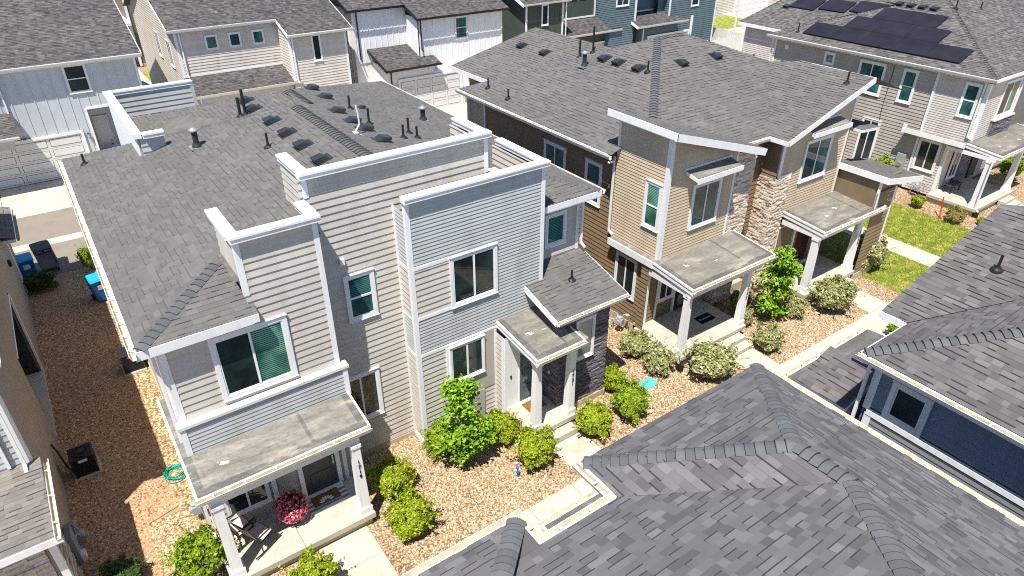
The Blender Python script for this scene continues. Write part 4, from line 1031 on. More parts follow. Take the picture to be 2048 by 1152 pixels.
roof = r.build('roof', 'roofS', HS)
k = MB(); cap(k, (37.25, 13.35, 6.56), sa, .14, .17); cap(k, (37.25, 26.05, 6.56), sa, .12, .17); cap(k, sa, sb, .14, .17); k.build('ridge_cap', ['roofS', 'roofD_e'], roof)
nS = V((-.38, 0, 1)); uS = V((1, 0, .38))
for y in (21.2, 20.55, 19.9, 19.25): vent(roof, (42.0, y, Sz(42.0)), nS, uS)
vent(roof, (41.4, 28.0, sz2(41.4)), nS, uS)
pipe(roof, (37.9, 24.6, Sz(37.9)), .5); pipe(roof, (42.4, 18.35, Sz(42.4)), .5); pipe(roof, (44.6, 18.0, 8.3), .4)
e = MB(); fascia(e, (37.17, 13.28, 6.54), (37.17, 26.1, 6.54), (-1, 0, 0)); fascia(e, (37.17, 13.27, 6.54), (52.6, 13.27, 6.54), (0, -1, 0)); fascia(e, (39.02, 26.4, 6.49), (39.02, 29.8, 6.49), (-1, 0, 0), .2)
e.box(37.2, 37.56, 13.3, 25.9, 6.33, 6.35); e.box(37.2, 52, 13.3, 13.6, 6.331, 6.351); e.build('fascia', 'white', HS)
g = MB(); gutter(g, (37.169, 13.2, 6.53), (37.169, 26.1, 6.53), (-1, 0, 0)); g.build('gutter', ['white', 'gutter_in'], HS)
d = MB(); downspout(d, 37.42, 13.75, 3.5, 6.35); downspout(d, 37.46, 25.85, .2, 6.3); d.build('downspout', 'white', HS)
window(HS, 'y', 37.55, -1, 18.7, 20.2, 4.45, 6.13, 'v', 'glass'); window(HS, 'y', 37.55, -1, 16.97, 17.75, 4.44, 6.14, 'h', 'glass'); window(HS, 'y', 37.5, -1, 13.87, 14.64, 4.46, 6.13, 'h', 'glass')
window(HS, 'y', 37.55, -1, 21.7, 22.35, 5.5, 6.15, 'f', 'glass'); window(HS, 'y', 37.55, -1, 18.16, 19.22, .55, 3.2, 'v', 'glass_plain'); window(HS, 'y', 37.5, -1, 14.75, 15.9, 1.32, 2.96, 'v', 'blindw')
window(HS, 'x', 13.55, -1, 39.2, 40.9, 4.3, 6.1, 'v', ['glass_plain', 'glass_green'])
window(HS, 'x', 14.4, -1, 38.35, 39.2, .9, 2.7, 'v', 'glass_plain')
s = MB(); s.bbox(36.85, 41.0, 12.0, 14.45, .3, .45, .012); s.box(36.95, 40.9, 12.1, 14.45, 0, .3, 1); s.bbox(39.4, 40.6, 11.67, 12.0, 0, .3, .01); s.bbox(39.4, 40.6, 11.34, 11.67, 0, .15, .01); s.build('porch_slab', ['slab', 'foundation'], HS)
flatroof(HS, 37.15, 42.5, 11.85, 13.55, 3.22, 3.4)
w = MB(); w.box(37.05, 37.5, 13.55, 16.7, 3.2, 3.35, 0); w.box(37.0, 37.05, 13.55, 16.75, 3.14, 3.38, 1); w.build('side_roof_strip', ['membrane', 'white'], HS)
s = MB(); stonewall(s, 'x', 14.38, -1, rect(39.3, 40.6, .45, 3.2)); s.box(39.32, 40.58, 14.4, 14.6, .4, 3.2); stonewall(s, 'y', 39.3, -1, rect(14.38, 14.5, .45, 3.2)); s.build('stone_veneer', 'stone_dark', HS)
b = MB(); b.box(37.1, 41.0, 12.05, 12.25, 2.86, 3.03); b.box(37.1, 37.3, 12.25, 14.4, 2.86, 3.03); b.build('porch_beam', 'white', HS)
post(HS, 37.2, 12.3, .45, 2.86, .28, .22); post(HS, 40.7, 12.3, .45, 2.86, .28, .22)
d = MB(); downspout(d, 36.98, 12.1, .3, 3.1); d.build('downspout', 'white', HS)
d = MB(); d.box(36.92, 37.03, 11.85, 12.1, .02, .3); d.build('downspout_boot', 'black', HS)
g = MB(); g.box(40.7, 41.5, 14.3, 14.36, .47, 2.6); g.build('front_door', 'door_dark', HS)
k = MB(); wbox(k, 'y', 37.55, -1, 16.75, 16.95, 3.25, 3.42, .01, .08); wbox(k, 'y', 37.55, -1, 24.75, 24.95, 5.85, 6.05, .01, .08); k.build('dryer_vent', 'white', HS)
k = MB(); k.path([(37.52, 18.3, 6.2), (37.52, 18.35, 4.0), (37.52, 18.1, .5)], .014, 5); k.build('cable', 'black', HS)
# solar panels
n_ = V((-.38, 0, 1)).normalized(); U_ = V((0, 1, 0)); W_ = V((1, 0, .38)).normalized()
def panel_mesh(wd, hd):
    mb = MB(); mb.box(-wd / 2, wd / 2, -hd / 2, hd / 2, .06, .095, 0); mb.box(-wd / 2 + .012, wd / 2 - .012, -hd / 2 + .012, hd / 2 - .012, .095, .098, 1)
    for a in (-.3, .3): mb.box(-wd / 2 + .1, wd / 2 - .1, a * hd - .02, a * hd + .02, 0.0, .06, 0)
    return mb
rows = [(0.62, 15.35, 5, 'bottom'), (1.92, 17.2, 3, 'middle'), (3.22, 18.1, 2, 'top')]
ordn = ['first', 'second', 'third', 'fourth', 'fifth']
pm = None
for vv, y0, n, rn in rows:
    for i in range(n):
        p = V((37.2, y0 + 1.77 * (i + .5), 6.55)) + W_ * (vv + .64)
        if pm is None:
            mb = panel_mesh(1.755, 1.285); o = mb.build('solar_panel', ['black', 'solar']); pm = o
        else:
            o = bpy.data.objects.new('solar_panel', pm.data); COL.objects.link(o)
        o.matrix_world = Matrix.Translation(p) @ Matrix((-U_, W_, n_)).transposed().to_4x4()
        tag(o, 'black solar panel, %s from the right in the %s row, warm grey house' % (ordn[i], rn), 'solar panel', 'solar panels on the warm grey house')
n2 = V((-.38, 0, 1)).normalized(); 
for i in range(3):
    p = V((42.0, 27.0 - 1.9 * i, sz2(42.0))) + V((.25 * i, 0, .095 * i))
    o = bpy.data.objects.new('solar_panel', pm.data); COL.objects.link(o)
    o.matrix_world = Matrix.Translation(p) @ Matrix((-U_, W_, n_)).transposed().to_4x4()
    tag(o, 'black solar panel on the rear roof, %s from the left at the top edge' % ordn[i], 'solar panel', 'solar panels on the warm grey house')

# =================================================================== near house, bottom right (only its roof shows)
HD = thing('twin_house', 'near house seen only by its large charcoal shingle roof, at the bottom right', 'house', (7, 1, 0), GRP)
dz = .42; r = MB()
A1 = (7.98, 3.73, 6.5 + 2.32 * dz); A2 = (7.98, 2.78, 6.5 + 2.32 * dz)
roofp(r, [(5.68, 6.05, 6.5), (10.3, 6.05, 6.5), A1]); roofp(r, [(5.68, 6.05, 6.5), A1, A2, (5.68, 5.12, 6.5)])
roofp(r, [(10.3, 6.05, 6.5), (10.3, .45, 6.5), A2, A1])
tp = (3.3, -1.9, 6.5 + 7.0 * dz)
roofp(r, [(10.3, .45, 6.5), (10.3, -9, 6.5), (3.3, -9, tp[2]), tp, A2])
roofp(r, [(5.68, 5.12, 6.5), A2, tp, (3.3, 5.12, 6.5)])
roofp(r, [(3.3, 5.12, 6.5), tp, (-2.2, -1.9, tp[2]), (-.9, 5.12, 6.5)])
roofp(r, [(4.12, 5.7, 6.5), (3.1, 4.7, 6.5 + 1.0 * dz), (3.55, 5.1, 6.51), (4.12, 5.1, 6.5)])
roofp(r, [(4.12, 5.7, 6.5), (-3.5, 5.7, 6.5), (-2.5, 4.7, 6.5 + dz), (3.1, 4.7, 6.5 + dz)])
roofp(r, [(3.1, 4.7, 6.5 + dz), (-2.5, 4.7, 6.5 + dz), (-2.5, 3.2, 6.5 + dz * 2.4), (2.0, 3.2, 6.5 + dz * 2.4)])
roof = r.build('roof', 'roofD', HD)
k = MB(); cap(k, (5.72, 6.01, 6.51), A1, .15, .15); cap(k, (10.26, 6.01, 6.51), A1, .15, .15); cap(k, A2, A1, .16, .15); cap(k, A2, tp, .16, .15); k.build('ridge_cap', ['cap', 'roofD_e'], roof); k = MB(); cap(k, (4.1, 5.68, 6.51), (1.6, 3.18, 6.5 + 2.5 * dz), .16, .15); k.build('ridge_cap', ['cap', 'roofD_e'], roof)
w = MB(); wall(w, 'y', 9.85, 1, rect(-9, 5.6, .1, 6.3), .178); wall(w, 'x', 5.6, 1, rect(6.1, 9.85, .1, 6.3), .178); wall(w, 'x', 4.7, 1, rect(4.3, 6.1, 3.3, 6.3), .178); wall(w, 'x', 5.25, 1, rect(-3, 3.7, .1, 6.3), .178); wall(w, 'y', 6.1, -1, rect(4.7, 5.6, .1, 6.3), .178); wall(w, 'y', 3.7, 1, rect(4.7, 5.25, .1, 6.3), .178)
w.box(-3, 9.8, -9, 4.6, .1, 6.3); w.box(6.15, 9.8, 4.6, 5.55, .1, 6.3); w.box(-3, 3.65, 4.6, 5.2, .1, 6.3); w.build('siding', 'navy_side', HD)
e = MB(); fascia(e, (10.33, -9, 6.49), (10.33, 6.08, 6.49), (1, 0, 0)); fascia(e, (5.68, 6.0, 6.46), (10.3, 6.0, 6.46), (0, 1, 0)); fascia(e, (5.65, 5.15, 6.49), (5.65, 6.08, 6.49), (-1, 0, 0)); fascia(e, (4.15, 5.15, 6.49), (5.65, 5.15, 6.49), (0, 1, 0)); fascia(e, (4.15, 5.15, 6.49), (4.15, 5.73, 6.49), (1, 0, 0)); fascia(e, (-3.5, 5.73, 6.49), (4.15, 5.73, 6.49), (0, 1, 0))
e.box(9.8, 10.3, -9, 6.05, 6.28, 6.3); e.build('fascia', 'white', HD)
g = MB(); gutter(g, (10.331, -9, 6.48), (10.331, 6.1, 6.48), (1, 0, 0)); gutter(g, (5.649, 5.27, 6.48), (5.649, 6.1, 6.48), (-1, 0, 0)); gutter(g, (4.27, 5.151, 6.48), (5.66, 5.151, 6.48), (0, 1, 0)); gutter(g, (4.151, 5.15, 6.48), (4.151, 5.85, 6.48), (1, 0, 0)); gutter(g, (-3.5, 5.731, 6.48), (4.28, 5.731, 6.48), (0, 1, 0)); g.build('gutter', ['white', 'gutter_in'], HD)
flatroof(HD, 6.2, 8.6, 7.58, 5.6, 2.95, 3.1)
s = MB(); s.bbox(6.2, 8.6, 5.6, 7.5, .2, .45); s.build('porch_slab', 'slab', HD)
post(HD, 6.4, 7.3, .45, 2.75); post(HD, 8.4, 7.3, .45, 2.75)
# =================================================================== near house on the right edge, slate blue
HE = thing('twin_house', 'slate blue sided near house with a brown grey roof, at the right edge', 'house', (16, 1, 0), GRP)
r = MB(); ez = .45
roofp(r, [(12.4, 5.05, 6.5), (18.4, -.95, 6.5 + 6 * ez), (18.4, -8, 6.5 + 6 * ez), (12.4, -8, 6.5)])
v2 = lambda x: 6.5 + .3 * (x - 14.2)
roofp(r, [(12.4, 5.05, 6.5), (14.2, 5.05, 6.5), (20.0, 1.2, v2(20.0)), (18.4, -.95, 6.5 + 6 * ez)])
roofp(r, [(14.2, 5.66, 6.5), (14.2, 5.08, 6.5), (20.0, 1.2, v2(20.0)), (18.85, 5.66, v2(18.85))][::-1])
roofp(r, [(18.85, 5.66, v2(18.85)), (20.0, 1.2, v2(20.0)), (21.4, 1.2, v2(18.85) - .75), (21.4, 5.66, v2(18.85) - .75)])
roof = r.build('roof', 'roofE', HE)
k = MB(); cap(k, (12.45, 5.0, 6.52), (18.3, -.85, 6.5 + 5.9 * ez), .16, .15); k.build('ridge_cap', ['cap', 'roofD_e'], roof)
pipe(roof, (16.68, 4.58, v2(16.68) + .02), .36, .032)
w = MB(); wall(w, 'y', 12.85, -1, rect(-8, 4.82, 5.05, 6.35), .178); wall(w, 'y', 12.8, -1, rect(-8, 4.72, .1, 4.86), .13, 1); wall(w, 'x', 4.82, 1, rect(12.85, 14.5, .1, 6.35), .178); wall(w, 'x', 5.3, 1, rect(14.5, 21, .1, 6.5), .178)
wall(w, 'y', 14.5, -1, rect(4.82, 5.3, .1, 6.3), .178)
wall(w, 'y', 14.15, -1, rect(5.55, 6.75, .1, 3.75), .178); wall(w, 'x', 5.55, -1, [(14.15, .1), (15.2, .1), (15.2, 4.3), (14.15, 3.75)], .178); wall(w, 'x', 6.75, 1, [(14.15, .1), (15.2, .1), (15.2, 4.3), (14.15, 3.75)], .178)
w.box(12.9, 21, -8, 4.7, .1, 6.3); w.box(14.55, 20.9, 4.7, 5.25, .1, 6.4); w.build('siding', ['navy_side', 'e_low'], HE)
t = MB(); corner(t, 12.85, 4.82, 4.95, 6.35, -1, 1, .13); corner(t, 12.8, 4.72, .2, 4.9, -1, 1, .13); t.box(12.76, 12.85, -8, 4.72, 4.87, 5.0); t.box(12.74, 12.85, -8, 4.72, 4.3 - .9, 4.32 - .9); t.build('trim', 'white', HE)
window(HE, 'y', 12.85, -1, 3.6, 4.42, 5.02, 5.98, 'f', 'glass_plain', cw=.1)
e = MB(); fascia(e, (12.37, -8, 6.49), (12.37, 5.08, 6.49), (-1, 0, 0)); fascia(e, (12.37, 5.08, 6.49), (14.2, 5.08, 6.49), (0, 1, 0)); fascia(e, (14.17, 5.06, 6.49), (14.17, 5.68, 6.49), (-1, 0, 0), .16); e.beam((14.2, 5.6, 6.46), (18.85, 5.6, v2(18.85) - .04), .04, .2); e.box(12.4, 12.85, -8, 5.05, 6.3, 6.32); e.build('fascia', 'white', HE)
g = MB(); gutter(g, (12.369, -8, 6.48), (12.369, 5.1, 6.48), (-1, 0, 0)); g.build('gutter', ['white', 'gutter_in'], HE)
d = MB(); downspout(d, 12.78, 4.95, .1, 6.2); d.build('downspout', 'white', HE)
r = MB(); roofp(r, [(13.85, 5.6, 3.8), (13.85, 6.95, 3.8), (14.9, 6.85, 4.5), (14.9, 5.5, 4.5)]); r.hexa([(13.88, 5.55, 3.66), (14.9, 5.55, 4.36), (14.9, 6.83, 4.36), (13.88, 6.9, 3.66), (13.88, 5.55, 3.78), (14.9, 5.55, 4.48), (14.9, 6.83, 4.48), (13.88, 6.9, 3.78)], 1)
r.build('wing_roof', ['roofE', 'white'], HE)
flatroof(HE, 14.6, 18.75, 7.68, 5.3, 2.98, 3.2)
s = MB(); s.bbox(14.9, 18.5, 5.3, 7.6, .2, .45); s.build('porch_slab', 'slab', HE)
post(HE, 15.1, 7.4, .45, 2.78); post(HE, 18.3, 7.4, .45, 2.78)
# =================================================================== neighbour on the left edge
HL = thing('twin_house', 'taupe house at the left edge with recessed side entry and small shingled porch roof', 'house', (-6, 20, 0), GRP)
w = MB()
w.box(-10, -2.6, 24.8, 31.2, .0, 6.0); w.box(-10, -2.6, 15.9, 20.76, 0, 6.0); w.box(-10, -2.6, 20.76, 24.8, 3.15, 6.0); w.box(-10, -4.2, 20.76, 24.8, 0, 3.15); w.box(-10, -2.55, 13.62, 15.9, 0, 2.95)
w.build('side_wall', 'stucco', HL)
w = MB(); wall(w, 'x', 15.88, -1, rect(-10, -2.62, 3.0, 6.0), .178); w.build('siding', 'cool_side', HL)
s = MB(); stonewall(s, 'x', 13.6, -1, rect(-8, -2.75, .1, 2.9), h=.085, lr=(.25, .7)); stonewall(s, 'y', -2.54, 1, rect(13.62, 14.6, .1, 2.75), h=.1); s.build('stone_veneer', 'stone_pale', HL)
t = MB(); corner(t, -2.6, 15.88, 3.05, 6.0, 1, -1, .12); corner(t, -2.54, 13.56, .1, 2.9, 1, -1, .12); t.box(-2.62, -2.56, 24.72, 24.86, .0, 3.2); t.box(-2.62, -2.57, 20.7, 24.8, 3.1, 3.2); t.box(-2.62, -2.57, 30.9, 31.25, 0.1, 3.0); t.build('trim', 'white', HL)
d = MB(); d.box(-3.05, -2.98, 15.78, 15.86, 3.2, 6.0); downspout(d, -2.72, 15.72, 3.1, 6.0); d.build('downspout', 'white', HL)
g = MB(); g.box(-4.1, -2.7, 24.74, 24.8, .05, 2.9); g.build('side_door', 'glass_plain', HL)  # dark sheet standing for the deep shade on the recess end wall
r = MB(); roofp(r, [(-6, 13.25, 2.98), (-2.42, 13.25, 2.98), (-2.42, 15.9, 3.15), (-6, 15.9, 3.15)]); r.box(-6, -2.44, 13.28, 15.88, 2.8, 2.975, 1); pr = r.build('porch_roof', ['roofL', 'white'], HL)
g = MB(); gutter(g, (-2.41, 13.2, 3.06), (-2.41, 15.85, 3.06), (1, 0, 0), .9); fascia(g, (-6, 13.22, 3.0), (-2.3, 13.22, 3.0), (0, -1, 0), .18); g.build('gutter', ['white', 'gutter_in'], pr)
r = MB(); roofp(r, [(-2.35, 15.5, 6.15), (-2.35, 31.4, 6.15), (-7, 26.5, 7.7), (-7, 20.3, 7.7)]); roofp(r, [(-2.35, 15.5, 6.15), (-7, 20.3, 7.7), (-10, 20.3, 7.7), (-10, 15.5, 6.15)]); rl = r.build('roof', 'roofA', HL)
g = MB(); fascia(g, (-2.36, 15.5, 6.14), (-2.36, 31.4, 6.14), (1, 0, 0)); gutter(g, (-2.359, 15.5, 6.13), (-2.359, 31.4, 6.13), (1, 0, 0)); g.box(-2.6, -2.36, 15.5, 31.2, 5.97, 5.99); g.build('gutter', ['white', 'gutter_in'], rl)
g = MB(); wbox(g, 'y', -2.6, 1, 28.6, 28.8, 2.4, 2.6, 0, .1); g.build('wall_vent', 'black', HL)
# rear lower roof of the left neighbour
r = MB(); roofp(r, [(-2.12, 29.4, 3.1), (-2.12, 32.8, 3.1), (-5, 32.8, 4.0), (-5, 29.4, 4.0)]); r.box(-5, -2.15, 29.42, 32.78, 2.95, 3.08, 1); r.box(-5, -2.6, 31.2, 32.6, 0, 2.95, 2)
lr_ = r.build('rear_roof', ['roofL', 'white', 'stucco'], HL)
g = MB(); gutter(g, (-2.11, 29.4, 3.1), (-2.11, 32.8, 3.1), (1, 0, 0), .9); g.build('gutter', ['white', 'gutter_in'], lr_)
# =================================================================== row beyond the alley
GR2 = 'houses beyond the alley'
YF = 44.18
# 1: grey board and batten
H1 = thing('rear_house', 'grey board and batten house at the top left, with recessed white side door', 'house', (0, 48, 0), GR2)
w = MB(); w.box(-8, 2.25, YF + .06, 54, 0, 6.1); w.box(2.25, 3.4, YF + .9, 54, 0, 6.1); w.box(3.4, 5.3, YF + .06, 54, 0, 6.1); w.box(2.25, 3.4, YF + .05, YF + .9, 3.55, 6.1)
battens(w, 'x', YF, -1, -8, -1.9, 3.45, 6.1); battens(w, 'x', YF, -1, -1.8, 1.75, 2.5, 6.1, .52); battens(w, 'x', YF, -1, 1.75, 2.25, 0, 6.1, .52); battens(w, 'x', YF, -1, 2.25, 3.4, 3.65, 6.1, .5); battens(w, 'x', YF, -1, 3.4, 5.3, 0, 6.1, .52)
w.box(-8, -1.5, YF - 1.45, YF, 2.55, 3.2) ; battens(w, 'x', YF - 1.5, -1, -8, -1.5, 2.5, 3.2, .4)
w.build('siding', 'bnb_grey', H1)
t = MB(); t.box(5.2, 5.33, YF - .03, YF + .1, .1, 6.1); t.box(-1.95, -1.8, YF - .035, YF, 3.3, 6.1); t.box(2.15, 2.25, YF - .05, YF, 0, 3.6); t.box(2.25, 3.5, YF - .05, YF, 3.55, 3.68); t.build('trim', 'white', H1)
window(H1, 'x', YF, -1, 1.72, 2.82, 4.5, 6.0, 'h', 'glass_plain', cw=.07)
garage_door(H1, -5.0, 1.6, .03, 2.35, YF)
g = MB(); g.box(2.4, 3.2, YF + .82, YF + .9, .1, 2.9); D = g.build('side_door', 'door_white', H1)
g = MB(); g.tube((3.05, YF + .82, 1.2), (3.05, YF + .75, 1.2), .04); g.tube((3.05, YF + .82, 1.4), (3.05, YF + .76, 1.4), .035); g.build('handle', 'black', D)
r = MB(); roofp(r, [(-10, YF - .4, 6.25), (5.65, YF - .4, 6.25), (5.65, YF + 9, 9.9), (-10, YF + 9, 9.9)]); roofp(r, [(-10, YF + 9, 9.9), (5.65, YF + 9, 9.9), (5.65, YF + 18, 6.2), (-10, YF + 18, 6.2)]); rf = r.build('roof', 'roofBG', H1)
r = MB(); roofp(r, [(-8, YF - 2.0, 3.25), (-1.2, YF - 2.0, 3.25), (-1.2, YF, 4.0), (-8, YF, 4.0)]); r.box(-8, -1.25, YF - 1.98, YF - 1.5, 3.1, 3.24, 1); r.build('garage_roof', ['roofBG', 'white'], H1)
f = MB(); fascia(f, (-10, YF - .42, 6.24), (5.68, YF - .42, 6.24), (0, -1, 0), .2); f.beam((5.67, YF - .42, 6.26), (5.67, YF + 9, 9.91), .04, .2); fascia(f, (-8, YF - 2.02, 3.25), (-1.2, YF - 2.02, 3.25), (0, -1, 0)); f.box(-10, 5.6, YF - .4, YF, 6.03, 6.05); f.build('fascia', 'white', H1)
g = MB(); gutter(g, (-10, YF - .421, 6.22), (5.68, YF - .421, 6.22), (0, -1, 0), 2); gutter(g, (-8, YF - 2.021, 3.23), (-1.15, YF - 2.021, 3.23), (0, -1, 0), 2); g.build('gutter', ['white', 'gutter_in'], H1)
d = MB(); downspout(d, -1.3, YF - .08, 3.5, 6.1); d.build('downspout', 'white', H1)
pipe(rf, (-.9, YF + 1.9, 7.15), .5, m='tag'); flue(rf, (1.2, YF + 6.2, 8.8), .4)
text(H1, '1718', .2, (-1.15, YF - .09, 2.52), (1, 0, 0), (0, 0, 1))
lantern(H1, 'x', YF, -1, 1.95, 2.15)
# 1b: brown board and batten between
H1b = thing('rear_house', 'taupe board and batten house seen in the gap between grey house and beige house', 'house', (9, 72, 0), GR2)
w = MB(); w.box(8.7, 15, 69.06, 80, 0, 9.5); battens(w, 'x', 69, -1, 8.7, 15, 0.3, 9.5, 1.1); w.box(2, 8.7, 74, 82, 0, 9.5); w.build('siding', 'bnb_brown', H1b)
window(H1b, 'x', 69, -1, 9.4, 10.5, 2.9, 5.1, 'h', 'glass'); window(H1b, 'x', 69, -1, 9.0, 10.2, 7.4, 8.6, 'h', 'glass')
t = MB(); t.box(8.6, 8.8, 68.9, 69, .1, 9.5); t.box(7.0, 8.7, 68.2, 74, 3.6, 3.8); t.build('trim', 'white', H1b)
t = MB(); t.box(8.7, 15, 68.98, 69.05, 0, .3); t.build('foundation', 'foundation', H1b)
# 2: beige lap siding
H2 = thing('rear_house', 'beige lap sided house with three small square windows above its garage roof', 'house', (13, 48, 0), GR2)
y2 = 46.1; yb = 44.2
w = MB(); wall(w, 'x', y2, -1, rect(7.95, 14.2, 2.5, 6.85)); wall(w, 'x', yb, -1, rect(14.1, 17.9, .1, 6.2)); wall(w, 'y', 14.1, -1, rect(yb, y2, 3.3, 6.4)); wall(w, 'y', 7.95, -1, [(y2, .1), (60, .1), (60, 8.0), (53, 9.2), (y2, 6.85)], .178); wall(w, 'x', 44.6, -1, rect(8.2, 14.1, .1, 3.1), .178)
w.box(8, 17.85, y2 + .05, 60, 0, 6.7); w.box(14.15, 17.85, yb + .05, y2, 0, 6.1); w.box(8.25, 14.1, 44.65, y2, 0, 3.0); w.build('siding', 'beige_side', H2)
t = MB(); corner(t, 7.95, y2, 3.6, 6.8, -1, -1, .12); corner(t, 14.1, yb, 3.3, 6.2, -1, -1, .12); corner(t, 17.9, yb, .1, 6.2, 1, -1, .12); t.box(8.0, 14.1, y2 - .04, y2, 4.02, 4.12); t.build('trim', 'white', H2)
for i, x in enumerate((9.6, 11.0, 12.45)): window(H2, 'x', y2, -1, x, x + .75, 5.45, 6.3, 'f', 'glass', cw=.07)
window(H2, 'x', yb, -1, 15.55, 16.15, 4.35, 6.0, 'f', 'glass_plain', cw=.07)
window(H2, 'y', 7.95, -1, 48.0, 49.2, 4.2, 5.8, 'v', 'glass_plain'); window(H2, 'y', 7.95, -1, 51.5, 52.6, 4.2, 5.8, 'v', 'glass_plain'); window(H2, 'y', 7.95, -1, 49.2, 50.8, .6, 2.6, 'v', 'glass_plain')
garage_door(H2, 8.9, 13.6, .03, 2.35, 44.6)
r = MB(); q = lambda y: 6.2 + .35 * (y - 43.85)
roofp(r, [(7.55, 45.75, q(45.75)), (14.0, 45.75, q(45.75)), (14.0, 53, q(53)), (7.55, 53, q(53))]); roofp(r, [(14.0, 43.85, 6.2), (18.25, 43.85, 6.2), (18.25, 53, q(53)), (14.0, 53, q(53))]); roofp(r, [(7.55, 53, q(53)), (18.25, 53, q(53)), (18.25, 61, 6.2), (7.55, 61, 6.2)]); rf2 = r.build('roof', 'roofBG', H2)
r = MB(); roofp(r, [(7.9, 44.2, 3.3), (14.6, 44.2, 3.3), (14.3, y2, 4.0), (7.9, y2, 4.0)]); r.box(7.9, 14.6, 44.22, 44.6, 3.1, 3.28, 1); r.build('garage_roof', ['roofBG', 'white'], H2)
f = MB(); fascia(f, (7.55, 45.73, q(45.75) - .01), (14.0, 45.73, q(45.75) - .01), (0, -1, 0)); fascia(f, (13.98, 43.83, 6.19), (18.28, 43.83, 6.19), (0, -1, 0)); f.beam((7.53, 45.73, q(45.75)), (7.53, 53, q(53)), .04, .2); f.beam((13.98, 43.83, 6.2), (13.98, 45.73, q(45.73)), .04, .2); f.beam((18.27, 43.83, 6.2), (18.27, 53, q(53)), .04, .2); f.build('fascia', 'white', H2)
g = MB(); gutter(g, (7.55, 45.729, q(45.75) - .02), (14.0, 45.729, q(45.75) - .02), (0, -1, 0), 2); gutter(g, (13.98, 43.829, 6.17), (18.3, 43.829, 6.17), (0, -1, 0), 2); gutter(g, (7.9, 44.19, 3.29), (14.6, 44.19, 3.29), (0, -1, 0), 2); g.build('gutter', ['white', 'gutter_in'], H2)
d = MB(); downspout(d, 8.2, y2 - .1, 4.0, 6.8); downspout(d, 14.3, yb - .1, 3.2, 6.1); downspout(d, 8.3, 44.5, .1, 3.2); d.build('downspout', 'white', H2)
for i in range(2):
    o = bpy.data.objects.new('solar_panel', pm.data); COL.objects.link(o); p = V((12.6 + 1.78 * i, 49.35, q(49.35) + .02)); n3 = V((0, -.35, 1)).normalized(); w3 = V((0, 1, .35)).normalized()
    o.matrix_world = Matrix.Translation(p) @ Matrix((V((1, 0, 0)), w3, n3)).transposed().to_4x4(); tag(o, 'black solar panel on the beige house roof, %s of the pair' % ('left' if i == 0 else 'right'), 'solar panel', 'solar panels on the beige house')
# 3: white board and batten
H3 = thing('rear_house', 'white board and batten house beyond the alley with black gutters and a white garage door', 'house', (24, 48, 0), GR2)
w = MB(); w.box(19.3, 23.2, 46.06, 60, 0, 6.4); w.box(23.3, 30.2, YF + .06, 60, 0, 6.1); battens(w, 'x', 46.0, -1, 19.2, 23.2, 3.3, 6.75, .45); battens(w, 'x', YF, -1, 23.2, 30.2, 2.5, 6.15, .48); battens(w, 'y', 19.2, -1, 46, 60, 0, 6.8, .42); battens(w, 'y', 23.2, -1, YF, 46, 3.2, 6.2, .45)
battens(w, 'x', 43.6, -1, 20.4, 24.0, 2.45, 3.2, .42); w.box(20.5, 24.0, 43.66, 46, 0, 3.15); battens(w, 'y', 20.4, -1, 43.6, 46, 0, 3.3, .42); battens(w, 'x', YF, -1, 26.3, 27.8, 0, 2.5, .48)
w.build('siding', 'bnb_white', H3)
garage_door(H3, 21.2, 26.1, .03, 2.35, 43.6)
t = MB(); t.box(19.14, 19.3, 45.93, 46.05, .1, 6.7); t.box(20.34, 20.5, 43.53, 43.65, .1, 3.1); t.box(30.1, 30.24, YF - .04, YF + .06, .1, 6.1); t.box(24.0, 27.3, 43.58, 44.2, 0, 2.36); t.box(24.0, 26.3, 43.56, 44.2, 2.5, 2.66); t.build('trim', 'white', H3)
t = MB(); t.box(26.4, 27.3, 43.5, 43.58, .05, .5); t.build('foundation', 'foundation', H3)
window(H3, 'x', YF, -1, 26.15, 27.2, 4.48, 6.0, 'h', 'glass', cw=.07); window(H3, 'y', 19.2, -1, 46.8, 48.0, 4.4, 5.9, 'v', 'glass'); window(H3, 'y', 19.2, -1, 50.2, 51.4, 4.4, 5.9, 'v', 'glass'); window(H3, 'x', YF, -1, 26.55, 27.2, .8, 2.2, 'f', 'glass_plain')
q3 = lambda y: 6.25 + .35 * (y - 43.75)
r = MB(); roofp(r, [(23.0, 43.75, 6.25), (30.6, 43.75, 6.25), (30.6, 53, q3(53)), (23.0, 53, q3(53))]); roofp(r, [(18.8, 45.6, q3(45.6)), (23.0, 45.6, q3(45.6)), (23.0, 53, q3(53)), (18.8, 53, q3(53))]); roofp(r, [(18.8, 53, q3(53)), (30.6, 53, q3(53)), (30.6, 61, 6.4), (18.8, 61, 6.4)]); rf3 = r.build('roof', 'roofBG', H3)
r = MB(); roofp(r, [(20.1, 43.1, 3.3), (24.3, 43.1, 3.3), (24.3, 46.0, 4.2), (20.1, 46.0, 4.2)]); r.box(20.1, 24.3, 43.12, 43.6, 3.15, 3.29, 1); r.build('garage_roof', ['roofBG', 'black'], H3)
f = MB(); 
for (a, b) in (((22.98, 43.73, 6.24), (30.63, 43.73, 6.24)), ((18.77, 45.58, q3(45.6) - .01), (23.0, 45.58, q3(45.6) - .01)), ((20.07, 43.08, 3.29), (24.33, 43.08, 3.29))): gutter(f, a, b, (0, -1, 0), 3)
